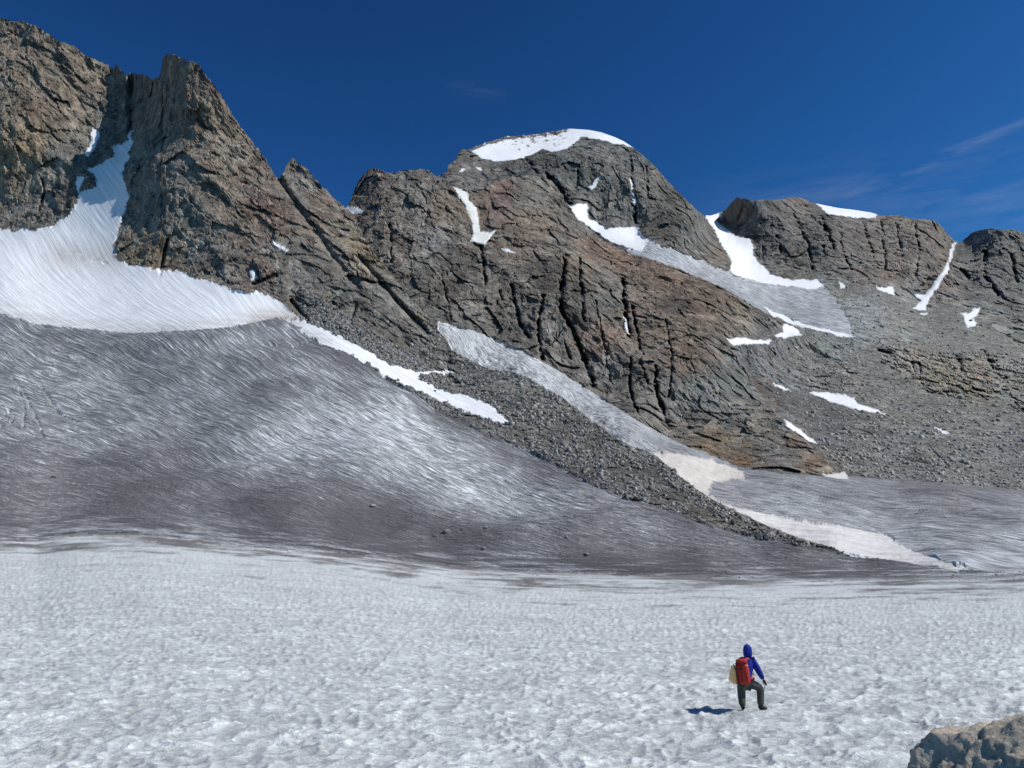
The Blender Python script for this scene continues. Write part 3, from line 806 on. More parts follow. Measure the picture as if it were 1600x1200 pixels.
SB = [
    ([(1016, 706), (1040, 707), (1062, 710), (1085, 713), (1110, 717), (1140, 728), (1163, 738), (1166, 746), (1140, 750), (1112, 757), (1108, 772), (1125, 785), (1100, 790), (1080, 770), (1060, 748), (1040, 730), (1024, 712)], 'broad tan stained snow wedge on the valley glacier behind the moraine crest'),
    ([(1120, 780), (1165, 795), (1200, 802), (1230, 811), (1290, 820), (1320, 822), (1380, 835), (1410, 852), (1440, 866), (1480, 880), (1515, 890), (1470, 889), (1440, 884), (1400, 877), (1350, 870), (1300, 858), (1250, 843), (1200, 826), (1165, 806), (1135, 792)], 'long pale snow strip tapering along the far foot of the moraine'),
    ([(1283, 741), (1300, 741), (1318, 736), (1324, 741), (1326, 749), (1310, 750), (1292, 746)], 'small snow wedge at the very foot of the big buttress'),
    ([(707, 289), (718, 295), (733, 299), (732, 312), (745, 325), (748, 345), (750, 362), (765, 364), (776, 358), (763, 376), (757, 384), (735, 378), (740, 365), (735, 340), (722, 315)], 'forked snow gully on the ridge left of the domed summit'),
    ([(780, 388), (795, 390), (808, 397), (790, 394)], 'thin snow lens on the ledge below the forked snow gully'),
    ([(976, 495), (980, 498), (983, 510), (981, 525), (977, 515)], 'thin upright snow sliver in the dark cleft of the buttress'),
    ([(1134, 530), (1150, 527), (1175, 530), (1205, 531), (1201, 538), (1160, 537), (1145, 540)], 'flat snow ledge where the buttress shoulder meets the grey slope'),
    ([(1208, 526), (1224, 520), (1224, 506), (1230, 505), (1242, 512), (1254, 523), (1235, 525), (1228, 530)], 'fan shaped snow patch at the right end of the snow ledge'),
    ([(1224, 655), (1232, 658), (1248, 670), (1279, 692), (1266, 690), (1244, 676), (1228, 664)], 'curved snow streak beside the rusty lower edge of the buttress'),
    ([(1205, 599), (1215, 600), (1236, 611), (1220, 609)], 'faint thin snow streak on the grey rocks right of the buttress'),
    ([(1262, 612), (1290, 613), (1320, 616), (1337, 622), (1340, 630), (1360, 637), (1389, 647), (1350, 643), (1310, 632), (1290, 625)], 'largest snow patch lying across the middle of the grey scree'),
    ([(534, 324), (548, 322), (570, 329), (560, 334), (540, 330)], 'small snow saddle in the notch right of the sharp side pinnacle'),
]
pB = [inpoly(u + jit * .75, v + jit2 * .6, p) for p, l in SB]
pB[0] = inpoly(u + jit * 1.6, v + jit2 * .9, SB[0][0])
pB[3] = inpoly(u + jit * .3, v + jit2 * .3, SB[3][0])
anyB = np.any(pB, 0)
rockB = ~(glB | anyB)
rsoft = blur(rockB, 2)
sel = rsoft > .01
su, sv = u[sel], v[sel]
Ps = B.P[sel]
h, rB, rB2 = rock_relief(Ps, R(12), 34.0, (20, 7.5, 3.4, 1.7), .27)
hh, rq, rq2 = rock_relief(Ps + 300, R(-30), 24.0, (5, 5, 3.5, 1.6), .7)
scree = smooth(0, 14, (su - np.interp(sv, [500, 532, 604, 656, 696, 736], [1225, 1140, 1172, 1220, 1260, 1296])) ) * smooth(500, 530, sv)
grav = np.exp(-(((su - 1275) / 40) ** 2 + ((sv - 660) / 60) ** 2))
scree_soft = np.maximum(scree, 0)
BLUE1 = [(1140, 540), (1205, 540), (1262, 527), (1340, 530), (1310, 560), (1350, 590), (1340, 612), (1262, 608), (1215, 606), (1180, 590), (1160, 560)]
blueB = inpoly(su + jit[sel] * 2, sv + jit2[sel] * 2, BLUE1).astype(float)
hB = np.zeros(u.shape)
hB[sel] = (h * (1 - scree_soft) + hh * scree_soft * (.42 + .6 * blueB)) * rsoft[sel]
for line, w_, dep in [([(750, 385), (756, 410), (758, 445)], 2.6, 30), ([(777, 450), (785, 468)], 2.4, 20), ([(800, 446), (805, 480), (812, 505), (826, 527)], 3.0, 34), ([(849, 462), (841, 500), (840, 520), (848, 562)], 2.6, 32),
                      ([(884, 400), (878, 440), (876, 482), (896, 520), (914, 562), (928, 602)], 4.0, 48), ([(905, 405), (908, 450), (912, 500)], 3, 26), ([(974, 440), (976, 480), (984, 524)], 4.2, 52), ([(988, 480), (1000, 545)], 2.2, 26),
                      ([(985, 560), (984, 608), (996, 643)], 2.6, 32), ([(1001, 562), (1012, 600)], 2, 18), ([(1024, 573), (1026, 615), (1042, 660)], 3.0, 36), ([(1040, 500), (1050, 560), (1046, 620)], 2, 14),
                      ([(690, 430), (700, 470), (704, 500)], 2, 14), ([(610, 350), (612, 410)], 2.5, 16), ([(880, 530), (890, 560)], 2, 18), ([(930, 470), (944, 540), (955, 600)], 2, 12), ([(660, 300), (672, 340)], 2, 12)]:
    d = linedist(u + jit * .7, v, line)
    dep = dep * np.clip(.75 + jit2 * .28, .15, 1.3); w_ = w_ * .8
    hB -= np.where(d < w_ * 4, dep * np.exp(-(d / w_) ** 2), 0) * rsoft
m = glB
pm = B.P[m]
gh = np.zeros(u.shape)
ca, sa = math.cos(R(-52)), math.sin(R(-52))
al = pm[:, 0] * ca + pm[:, 1] * sa; ac = -pm[:, 0] * sa + pm[:, 1] * ca
seracs = smooth(1180, 900, u[m]) * smooth(0, 20, (v - GLB_TOP(u))[m] - 10)
gh[m] = fbm(np.stack([al / 60, ac / 9, ac * 0], 1), 4) * 3 + ridged(pm / np.array([14, 22, 14]), 4) * seracs * 5.0 + fbm(pm / 50, 3) * 4
gh[m] *= smooth(-2, 10, (v - GLB_TOP(u))[m])
gh[anyB] *= .4
B.P += B.dir * (-hB)[..., None]
B.P[..., 2] += gh
tB = np.ones(u.shape + (3,), np.float32)
gB = Field([(690, 510, 1.1), (760, 530, .9), (740, 545, .8), (850, 575, .95), (800, 580, .55), (950, 635, .75), (900, 620, .45), (850, 610, .75), (960, 680, .45), (1020, 690, .38), (1040, 700, .3), (1100, 730, .28), (1200, 770, .42), (1200, 745, .26), (1300, 760, .18), (1450, 770, .12), (1600, 780, .16), (1300, 800, .34), (1450, 810, .3), (1600, 820, .36), (1400, 830, .55), (1500, 850, .48), (1600, 870, .75), (1550, 840, .42), (1590, 890, .8), (1480, 790, .10), (1150, 780, .5), (1750, 800, .2), (1750, 880, .7)], 480, 1760, 480, 960, 15, 8)
tB[...] = np.clip(gB(np.clip(u, 490, 1750), np.clip(v, 490, 950)) + .26, 0, 1.3)[..., None]
specB = [(583, 280, 22, RD), (560, 310, 22, BR), (640, 290, 30, GR), (620, 330, 30, GR), (655, 320, 16, (.21, .215, .205)), (690, 340, 26, BR), (680, 370, 28, BL), (620, 365, 26, (.21, .175, .155)), (580, 380, 26, GR), (720, 410, 50, DK), (660, 430, 34, GR), (740, 330, 14, OC), (790, 300, 26, RD), (830, 300, 30, GR), (770, 320, 20, RD), (820, 360, 40, BR), (880, 380, 20, GR),
         (930, 395, 14, (.20, .135, .10)), (965, 402, 16, (.20, .135, .10)), (900, 400, 20, BR), (1010, 420, 24, RB), (850, 450, 40, DK), (900, 470, 30, DK), (800, 480, 30, GR), (740, 470, 30, GR), (950, 460, 30, GR), (1000, 470, 30, BR), (1060, 450, 30, RB), (1100, 470, 34, RB), (1060, 470, 26, (.10, .085, .07)), (1150, 490, 24, BR), (1190, 500, 18, GR),
         (940, 530, 24, (.24, .175, .14)), (870, 540, 30, GR), (950, 580, 30, GN), (1030, 520, 30, BR), (1080, 560, 34, RB), (1100, 620, 36, GN), (1050, 620, 30, GN), (1010, 640, 30, GR), (1150, 640, 34, GN), (1120, 690, 26, (.20, .16, .115)), (1160, 720, 14, (.23, .155, .10)), (1110, 690, 12, (.25, .16, .10)), (1190, 600, 14, RB), (1190, 660, 20, (.23, .20, .16)), (1240, 690, 20, (.17, .125, .09)), (1270, 720, 18, (.18, .125, .085)), (1215, 630, 12, RB), (1220, 710, 20, GN),
         (1170, 560, 26, BL), (1230, 580, 30, BL), (1230, 640, 30, (.17, .175, .175)), (1280, 690, 20, (.17, .175, .17)), (1150, 570, 20, (.15, .16, .15))]
tr = tint_blend(su, sv, specB + SCREE_TINT, (jit[sel] * 4, jit2[sel] * 4))
tr *= (.76 + .46 * rB2)[..., None]; tr *= (.86 + .28 * rB)[..., None]
full = np.zeros(u.shape + (3,)); full[sel] = tr
tB[rockB] = np.clip(full, .02, .5)[rockB]
pass
tB[pB[0]] = np.array([.74, .69, .62]) + (jit[pB[0]] * .02)[:, None]; tB[pB[1]] = np.array([.86, .84, .80]) + (jit[pB[1]] * .02)[:, None]; tB[pB[2]] = (.85, .82, .77); tB[anyB & ~(pB[0] | pB[1] | pB[2])] = 1.05
tB[pB[3]] = (.93, .92, .85)
def straight_flow(P, a):
    ca, sa = math.cos(a), math.sin(a)
    return np.stack([-P[..., 0] * sa + P[..., 1] * ca, P[..., 0] * ca + P[..., 1] * sa, P[..., 2] * 0], -1)
flowB = straight_flow(B.P, R(-50))
edge_ = .76 + .24 * smooth(.55, .98, blur(anyB, 4)) + .05 * jit2 * .3
tB[anyB] = (tB * edge_[..., None])[anyB]
B.add_back(60, .8, 8)
quads = B.grid_quads(); rows = B.P.shape[0]
flowB = np.concatenate([flowB, np.repeat(flowB[-1:], rows - tB.shape[0], 0)], 0)
tBf = np.concatenate([tB, np.repeat(tB[-1:], rows - tB.shape[0], 0)], 0)
reg = np.zeros(u.shape, np.int32); reg[glB] = 1
for i, k_ in enumerate(pB): reg[k_] = 10 + i
tmp = np.zeros(u.shape, bool); tmp[sel] = scree_soft > .5
tmp2 = np.zeros(u.shape, bool); tmp2[sel] = (scree_soft > .5) & (blueB < .5)
reg[(reg == 0) & tmp2] = 2
reg[(reg == 0) & tmp] = 3
# seam columns: the crest carries the rock id over the back
fr = ext(reg).ravel()[quads[:, 0]]
uB = u
tag(emit(B, quads, fr == 0, 'buttress_mountain', M_rock_b, tBf), kind='structure')
tag(emit(B, quads, fr == 2, 'scree_apron', M_scree_far, tBf), kind='structure')
tag(emit(B, quads, fr == 3, 'rocky_slope', M_rock_c, tBf), kind='structure')
tag(emit(B, quads, fr == 1, 'valley_glacier', M_ice_b, tBf, True, flowB), kind='structure')
emit_patches(B, quads, fr, tBf, SB, 10, M_snow_far)

# ------------------------------------------------------------------ SHEET C : domed peak, hanging glacier, plateau mountain, scree basin
ctlC = SHARED + [(895, 330, 1900), (860, 420, 1850), (1000, 397, 1750), (980, 470, 1650), (1150, 457, 1560), (1210, 500, 1420), (1270, 515, 1330), (1330, 526, 1290), (1400, 800, 600), (1600, 810, 560), (1600, 640, 1000), (1600, 700, 820), (1750, 640, 1000), (1400, 560, 1200), (1500, 580, 1180), (1600, 560, 1350), (1500, 500, 1600), (1400, 500, 1500), (1340, 450, 1800), (1285, 445, 1850), (1430, 465, 1850), (1350, 510, 1380),
        (920, 345, 1980), (1000, 372, 1960), (1130, 415, 1900), (1230, 438, 1900), (735, 240, 2200), (800, 215, 2420), (800, 245, 2200), (880, 203, 2500), (880, 240, 2200), (985, 230, 2350), (930, 230, 2260), (930, 208, 2420), (1060, 290, 2220), (1100, 335, 2150), (1135, 405, 1980), (900, 300, 2080), (1000, 300, 2080), (950, 350, 1980), (700, 270, 2050), (720, 300, 1950), (620, 300, 2000), (800, 400, 1800), (650, 420, 1850), (800, 310, 2040),
        (1118, 335, 2600), (1160, 375, 2250), (1170, 420, 2030), (1155, 310, 2350), (1250, 308, 2600), (1300, 325, 2550), (1370, 337, 2500), (1300, 345, 2330), (1300, 400, 2050), (1200, 400, 2130), (1210, 340, 2260), (1460, 345, 2350), (1490, 378, 2350), (1430, 400, 2060), (1480, 430, 1950), (1550, 358, 2200), (1600, 362, 2200), (1600, 420, 2050), (1530, 420, 2050), (1500, 450, 1930), (1590, 500, 1680), (1750, 380, 2200), (1750, 500, 1680), (1750, 570, 1330)]
fieldC = Field([(a, b, math.log(c)) for a, b, c in ctlC], 560, 1760, 160, 860, 12, 5)
topC = curve([(560, 330), (640, 300), (690, 272), (698, 268), (700, 258), (712, 250), (716, 238), (724, 233), (733, 234), (745, 228), (760, 222), (775, 219), (790, 213), (815, 212), (840, 209), (860, 206), (878, 203), (890, 201), (905, 202), (920, 203), (940, 207), (960, 214), (975, 221), (990, 231), (1005, 243), (1020, 256), (1035, 273), (1050, 290), (1062, 301), (1075, 315), (1090, 329), (1099, 336), (1110, 337), (1120, 334), (1130, 330), (1138, 322), (1147, 312), (1152, 307), (1158, 311), (1165, 309), (1172, 313), (1190, 312), (1205, 313), (1225, 310), (1240, 307), (1255, 309), (1268, 316), (1285, 320), (1310, 325), (1335, 328), (1360, 332), (1370, 335), (1385, 337), (1405, 336), (1420, 341), (1440, 342), (1458, 344), (1465, 347), (1475, 358), (1485, 370), (1496, 380), (1502, 378), (1512, 369), (1520, 363), (1535, 359), (1548, 356), (1565, 360), (1580, 358), (1600, 364), (1640, 370), (1800, 400)])
botC = lambda us: np.where(us < 1258, np.minimum(topB(us) + 50, 700), topB(us) + 22)
_bc = botC
def botC(us):
    base = curve([(560, 400), (690, 340), (760, 345), (860, 340), (900, 400), (1000, 450), (1110, 490), (1215, 550), (1240, 580), (1300, 630), (1400, 700), (1500, 780), (1600, 790), (1800, 800)])
    return base(us)
usC = np.concatenate([np.arange(600, 1641, 1.6), np.linspace(1650, 1800, 10)])
cap_sm = lambda q: 1 - .9 * smooth(870, 890, q) * smooth(1000, 985, q) - .9 * smooth(1092, 1100, q) * smooth(1135, 1128, q) - .8 * smooth(1262, 1275, q) * smooth(1380, 1370, q)
C = SheetS(usC, topC, botC, 330, fieldC, 2.0, .09, cap_sm)
over = np.maximum(C.V - topB(C.U) - 5, 0)
C.Y = C.Y * (1 + .0022 * over)
C.place()
u, v = C.U, C.V
fl = lambda s: np.stack([u.ravel() * .07, v.ravel() * .07, u.ravel() * 0 + s], 1)
jit = fbm(fl(50), 4, .65).reshape(u.shape) * 9; jit2 = fbm(fl(58), 4, .65).reshape(u.shape) * 9
CAP = [(733, 235), (745, 226), (760, 221), (790, 205), (813, 205), (850, 200), (880, 195), (910, 195), (940, 200), (965, 209), (991, 231), (960, 223), (930, 217), (912, 213), (902, 220), (885, 232), (862, 238), (850, 233), (835, 239), (820, 246), (795, 251), (770, 252), (750, 245)]
HANG_SNOW = [(889, 322), (905, 319), (916, 318), (919, 330), (922, 342), (935, 350), (950, 357), (965, 355), (997, 354), (1003, 368), (1013, 372), (1012, 379), (1000, 392), (985, 388), (960, 379), (930, 363), (905, 344)]
HANG_ICE = [(1003, 370), (1035, 385), (1060, 395), (1100, 410), (1150, 431), (1200, 444), (1245, 449), (1290, 450), (1305, 468), (1320, 493), (1336, 525), (1300, 520), (1240, 503), (1215, 491), (1190, 487), (1140, 480), (1060, 450), (990, 420), (960, 398), (985, 386)]
COL_SNOW = [(1096, 330), (1112, 330), (1134, 322), (1127, 336), (1120, 342), (1130, 355), (1150, 370), (1172, 373), (1178, 385), (1177, 400), (1190, 415), (1205, 428), (1230, 435), (1276, 437), (1290, 449), (1262, 452), (1245, 449), (1200, 444), (1160, 433), (1139, 424), (1143, 410), (1135, 395), (1125, 375), (1112, 352)]
SC = [
    (CAP, 'broad white snow cap draped over the domed summit'),
    (HANG_SNOW, 'bright snow cone at the head of the hanging glacier under the dome'),
    (COL_SNOW, 'long white snow apron falling from the col between dome and plateau mountain'),
    ([(1268, 312), (1285, 314), (1310, 320), (1335, 322), (1372, 332), (1368, 341), (1330, 340), (1297, 335), (1285, 327)], 'long thin snow sheet along the top of the plateau mountain'),
    ([(1190, 477), (1202, 484), (1217, 490), (1240, 500), (1262, 508), (1300, 517), (1340, 526), (1315, 527), (1280, 517), (1240, 508), (1205, 492)], 'thin white snow rim along the lower edge of the hanging glacier'),
    ([(1367, 446), (1385, 449), (1396, 447), (1398, 462), (1385, 457)], 'small snow wedge under the cliffs of the plateau mountain'),
    ([(1488, 380), (1494, 377), (1487, 405), (1481, 425), (1470, 441), (1460, 455), (1450, 473), (1447, 486), (1427, 482), (1439, 472), (1426, 460), (1444, 461), (1460, 441), (1474, 423), (1482, 405)], 'narrow snow gully dropping from the notch beside the right hand peak'),
    ([(1500, 489), (1515, 490), (1523, 481), (1533, 480), (1527, 493), (1518, 496), (1528, 508), (1512, 512), (1507, 500)], 'ragged little snow patch on the scree below the right hand peak'),
    ([(1459, 667), (1472, 670), (1486, 678), (1474, 678)], 'small lens of snow alone on the lower right scree'),
    ([(919, 294), (925, 287), (938, 276), (932, 290), (924, 298)], 'small slanting snow streak in the middle of the dome face'),
    ([(984, 278), (988, 281), (991, 300), (993, 322), (989, 318), (987, 300)], 'thin upright snow line in the crack of the dome face'),
    ([(717, 267), (724, 262), (727, 265), (720, 270)], 'tiny snow spot on the dome shoulder, nearer the forked gully'),
    ([(743, 261), (750, 262), (754, 266), (746, 266)], 'tiny snow spot on the dome shoulder, just under the snow cap'),
    ([(1311, 440), (1318, 443), (1323, 450), (1315, 450)], 'tiny snow spot at the right end of the snow apron'),
    ([(1437, 489), (1450, 488), (1452, 491), (1440, 492)], 'tiny snow dash right under the narrow snow gully'),
]
pC = [inpoly(u + jit * .65, v + jit2 * .55, p) for p, l in SC]
# wind-bared stones through the cap
stn = fbm(np.stack([u.ravel() * .11, v.ravel() * .16, u.ravel() * 0 + 90], 1), 5, .75).reshape(u.shape)
bare = (stn > .13 - .12 * smooth(9, 0, v - topC(u)) + .5 * smooth(870, 905, u) + .25 * smooth(790, 740, u) + .22 * smooth(215, 245, v - (u - 850) * .0)) & (v < 236)
bare |= (v < topC(u) + 4.5) & (u < 885) & (stn > -.12)
pC[0] &= ~bare
iceC = inpoly(u + jit * 1.3, v + jit2 * .9, HANG_ICE) & ~np.any(pC, 0)
snC = np.any(pC, 0)
rockC = ~(iceC | snC)
rsoft = blur(rockC, 2)
sel = rsoft > .01
su, sv = u[sel], v[sel]; Ps = C.P[sel]
# areas of loose scree vs cliffs
scr_line = curve([(600, 900), (1255, 900), (1258, 505), (1262, 470), (1285, 446), (1330, 440), (1370, 452), (1420, 470), (1450, 485), (1480, 470), (1500, 478), (1540, 500), (1580, 530), (1600, 560), (1800, 580)])
scr = smooth(-6, 12, sv - scr_line(su)) * (su > 1225)
shoulder = np.exp(-(((su - 735) / 32) ** 2 + ((sv - 268) / 18) ** 2) * 1.2)
outc = inpoly(su + jit[sel], sv + jit2[sel], [(1370, 545), (1400, 538), (1450, 552), (1500, 548), (1560, 552), (1640, 585), (1700, 640), (1600, 650), (1560, 622), (1500, 625), (1440, 610), (1420, 585), (1380, 570)]).astype(float)
blue = inpoly(su + jit[sel] * 2, sv + jit2[sel] * 2, BLUE1).astype(float)
blue2 = inpoly(su + jit[sel] * 2, sv + jit2[sel] * 2, [(1285, 445), (1330, 455), (1400, 490), (1480, 530), (1440, 540), (1345, 530), (1320, 490)]).astype(float)
rough = np.maximum(np.maximum(outc, blue * .6), blue2 * .6)
h, rC, rC2 = rock_relief(Ps, R(-6), 56.0, (30, 12, 5.5, 3.0), .27)
hs, rs_, rs2 = rock_relief(Ps + 300, R(-30), 24.0, (5, 5, 3.5, 1.6), .7)
scr_eff = np.clip(scr, 0, 1)
hh = h * (1 - scr_eff) + scr_eff * (hs * (.34 + 1.7 * outc + .6 * np.maximum(blue, blue2)))
hh = hh * (1 - .8 * np.clip(shoulder, 0, 1))
hC = np.zeros(u.shape); hC[sel] = hh * rsoft[sel]
hC *= 1 - .6 * smooth(14, 0, v - topC(u)) * smooth(1120, 1150, u) * smooth(1470, 1450, u)
for line, w_, dep in [([(986, 246), (988, 290), (994, 348)], 2.6, 50), ([(1010, 262), (1012, 300)], 2.4, 36), ([(855, 272), (870, 290), (892, 320)], 4, 60), ([(820, 245), (840, 270)], 3, 30), ([(905, 260), (900, 300)], 2.2, 24),
                      ([(1283, 342), (1291, 362), (1300, 386)], 4.5, 80), ([(1266, 338), (1280, 350)], 3, 46), ([(1310, 345), (1318, 400), (1330, 420)], 2.6, 40), ([(1348, 350), (1356, 375), (1366, 402)], 3, 46), ([(1484, 410), (1478, 425)], 4, 50), ([(1400, 350), (1410, 400)], 3, 40), ([(1430, 350), (1436, 400), (1430, 430)], 2.6, 34), ([(1376, 346), (1384, 420)], 2.6, 34),
                      ([(1240, 335), (1262, 380), (1270, 420)], 3, 36), ([(1155, 315), (1160, 330)], 3, 26), ([(1215, 370), (1225, 410)], 3, 30), ([(1540, 395), (1536, 430), (1560, 460)], 4, 60), ([(1580, 400), (1590, 440)], 3, 44), ([(1500, 420), (1520, 440)], 3, 40),
                      ([(1484, 549), (1494, 560), (1506, 576)], 6, 34), ([(1536, 552), (1550, 568), (1568, 592)], 6, 36), ([(1372, 548), (1390, 552)], 4, 20), ([(1434, 568), (1440, 600)], 3, 24), ([(1400, 545), (1425, 560), (1430, 580)], 3, 20), ([(1580, 625), (1598, 640)], 3, 18), ([(1195, 385), (1192, 408)], 3, 30)]:
    d = linedist(u + jit * .7, v, line)
    dep = dep * np.clip(.6 + jit2 * .28, .1, 1.2); w_ = w_ * .85
    hC -= np.where(d < w_ * 4, dep * np.exp(-(d / w_) ** 2), 0) * rsoft
gh = np.zeros(u.shape)
m = iceC; pm = C.P[m]
gh[m] = fbm(pm / 70, 4) * 8
C.P += C.dir * (-hC)[..., None]; C.P[..., 2] += gh
tC = np.ones(u.shape + (3,), np.float32)
gC = Field([(1010, 380, .8), (1060, 400, .7), (1100, 425, .5), (1150, 440, .7), (1150, 455, .4), (1200, 460, .55), (1200, 480, .35), (1250, 470, .5), (1280, 500, .5), (1300, 460, .45), (1320, 510, .6), (980, 390, .75)], 900, 1400, 300, 600, 15, 8)
tC[...] = np.clip(gC(np.clip(u, 900, 1400), np.clip(v, 310, 590)) + .34, 0, 1.2)[..., None]
GC = (.165, .165, .158); DG = (.12, .12, .118)
specC = [(740, 265, 40, (.19, .18, .17)), (720, 240, 14, DG), (800, 260, 40, DG), (850, 260, 30, DG), (900, 250, 34, GC), (870, 300, 30, DG), (950, 270, 40, GC), (940, 320, 34, GC), (1000, 260, 30, GC), (1020, 300, 30, GC), (1040, 340, 40, (.17, .155, .135)), (1020, 280, 16, BR), (1090, 370, 34, GC), (1110, 400, 20, BR), (830, 212, 20, BR), (880, 205, 8, BR), (800, 330, 30, BR),
         (1155, 325, 20, DK), (1200, 330, 34, DG), (1250, 316, 30, (.19, .165, .15)), (1220, 370, 30, GC), (1280, 360, 30, DG), (1230, 420, 26, (.17, .16, .14)), (1200, 400, 20, GC), (1320, 380, 34, (.18, .165, .15)), (1390, 370, 34, (.19, .17, .15)), (1420, 342, 24, (.27, .235, .195)), (1400, 420, 30, (.22, .185, .155)), (1350, 425, 26, (.20, .17, .15)), (1450, 380, 34, (.20, .175, .155)), (1460, 440, 26, (.22, .175, .15)), (1470, 400, 20, BR), (1330, 410, 20, GC),
         (1550, 400, 50, GC), (1590, 380, 30, (.18, .17, .155)), (1530, 460, 30, GC), (1590, 480, 30, GC), (1500, 390, 14, DG),
         ] + SCREE_TINT
tr = tint_blend(su, sv, specC, (jit[sel] * 4, jit2[sel] * 4))
fac = np.where(scr > .5, .9 + .2 * rs2, .78 + .44 * rC2)
tr *= fac[..., None]; tr *= np.where(scr > .5, 1.0, .88 + .24 * rC)[..., None]
full = np.zeros(u.shape + (3,)); full[sel] = tr
full *= np.array([.97, .99, 1.0])
tC[rockC] = np.clip(full, .02, .5)[rockC]
tC[snC] = 1.0
flowC = straight_flow(C.P, R(-62))
edge_ = .80 + .20 * smooth(.55, .98, blur(snC, 3)) + .05 * jit2 * .3
tC[snC] = (tC * edge_[..., None])[snC]
C.add_back(200, .55, 8)
quads = C.grid_quads(); rows = C.P.shape[0]
flowC = np.concatenate([flowC, np.repeat(flowC[-1:], rows - tC.shape[0], 0)], 0)
tCf = np.concatenate([tC, np.repeat(tC[-1:], rows - tC.shape[0], 0)], 0)
reg = np.zeros(u.shape, np.int32)
tmp = np.zeros(u.shape, bool); tmp[sel] = (scr > .5) & (rough < .5); tmp2 = np.zeros(u.shape, bool); tmp2[sel] = (scr > .5) & (rough >= .5)
reg[tmp] = 2; reg[tmp2] = 5
reg[(reg == 0) & (u > 1497)] = 4
reg[(reg == 0) & (u > 1112 + (v - 335) * .35)] = 3
reg[iceC] = 1
for i, k_ in enumerate(pC): reg[k_] = 10 + i
fr = ext(reg).ravel()[quads[:, 0]]
tag(emit(C, quads, fr == 0, 'dome_mountain', M_rock_c, tCf), kind='structure')
tag(emit(C, quads, fr == 3, 'plateau_mountain', M_rock_c, tCf), kind='structure')
tag(emit(C, quads, fr == 4, 'right_mountain', M_rock_c, tCf), kind='structure')
tag(emit(C, quads, fr == 2, 'scree_slope', M_scree_far, tCf), kind='structure')
tag(emit(C, quads, fr == 5, 'rock_outcrop_terrain', M_rock_c, tCf), kind='structure')
tag(emit(C, quads, fr == 1, 'hanging_glacier', M_ice_c, tCf, True, flowC), kind='structure')
emit_patches(C, quads, fr, tCf, SC, 10, M_snow_far)

# ------------------------------------------------------------------ rubble and boulders
M_stone, t_, b_ = new_mat('boulder_stone'); q_ = NT(t_)
geo_ = q_.n('ShaderNodeNewGeometry'); oi_ = q_.n('ShaderNodeObjectInfo')
tcn = q_.n('ShaderNodeTexCoord')
nn = q_.noise(tcn.outputs['Object'], 1.4, 7, .7)
cb = q_.mix(oi_.outputs['Random'], (.13, .128, .118), (.30, .285, .25))
q_.l(q_.mix(1.0, cb, q_.ramp(nn, .3, .7, .6, 1.4), 'MULTIPLY'), b_.inputs['Base Color'])
q_.l(q_.bump(nn, .8, .4), b_.inputs['Normal'])
M_rubble, t_, b_ = new_mat('loose_rubble'); q_ = NT(t_)
geo_ = q_.n('ShaderNodeNewGeometry'); at_ = q_.n('ShaderNodeAttribute', attribute_name='tint')
q_.l(q_.mix(1.0, at_.outputs['Color'], q_.ramp(q_.noise(geo_.outputs['Position'], .9, 5, .7), .3, .7, .75, 1.3), 'MULTIPLY'), b_.inputs['Base Color'])

CUBE = np.array([(-1, -1, -1), (1, -1, -1), (1, 1, -1), (-1, 1, -1), (-1, -1, 1), (1, -1, 1), (1, 1, 1), (-1, 1, 1)], float) * .5
CF = np.array([(0, 3, 2, 1), (4, 5, 6, 7), (0, 1, 5, 4), (1, 2, 6, 5), (2, 3, 7, 6), (3, 0, 4, 7)])
def rubble_mesh(name, pts, size, cols):
    n = len(pts)
    J = CUBE[None] + rng.uniform(-.24, .24, (n, 8, 3))
    J *= rng.uniform(.55, 1.25, (n, 1, 3))
    a = rng.uniform(0, 6.28, n); b = rng.uniform(-.7, .7, n)
    ca, sa, cb_, sb = np.cos(a), np.sin(a), np.cos(b), np.sin(b)
    X, Y, Z = J[..., 0], J[..., 1], J[..., 2]
    X, Z = X * cb_[:, None] + Z * sb[:, None], -X * sb[:, None] + Z * cb_[:, None]
    X, Y = X * ca[:, None] - Y * sa[:, None], X * sa[:, None] + Y * ca[:, None]
    V = np.stack([X, Y, Z], -1) * size[:, None, None] + pts[:, None]
    V = V.reshape(-1, 3).astype(np.float32)
    Fq = (CF[None] + (np.arange(n) * 8)[:, None, None]).reshape(-1).astype(np.int32)
    me = bpy.data.meshes.new(name)
    me.vertices.add(len(V)); me.vertices.foreach_set('co', V.ravel())
    me.loops.add(len(Fq)); me.loops.foreach_set('vertex_index', Fq)
    me.polygons.add(len(Fq) // 4); me.polygons.foreach_set('loop_start', np.arange(0, len(Fq), 4, dtype=np.int32)); me.polygons.foreach_set('loop_total', np.full(len(Fq) // 4, 4, np.int32))
    at = me.attributes.new('tint', 'FLOAT_COLOR', 'POINT')
    cc = np.ones((n * 8, 4), np.float32); cc[:, :3] = np.repeat(cols, 8, 0)
    at.data.foreach_set('color', cc.ravel()); me.update(calc_edges=True)
    return tag(new_obj(name, me, M_rubble), kind='stuff')
def sample_sheet(sh, mask, n, weight=None):
    idx = np.flatnonzero(mask.ravel() if weight is None else (mask & (rng.random(mask.shape) < weight)).ravel())
    k = rng.choice(idx, n)
    r = k // sh.U.shape[1]; c = k % sh.U.shape[1]
    return sh.P[r, c].copy(), sh.U[r, c], sh.V[r, c], sh.Y[r, c]
uA, vA = A.U[:A.rows0], A.V[:A.rows0]
def padmask(sh, m): return np.concatenate([m, np.zeros((sh.U.shape[0] - m.shape[0], m.shape[1]), bool)], 0)
mor = ((uA > 640) & (vA > topA(uA) + 1.5) & (vA < ICE_TOP(uA) + 1) & (uA < 1480)) & (reg.shape[0] > 0)
regA = regf.reshape(A.U.shape)[:A.rows0]
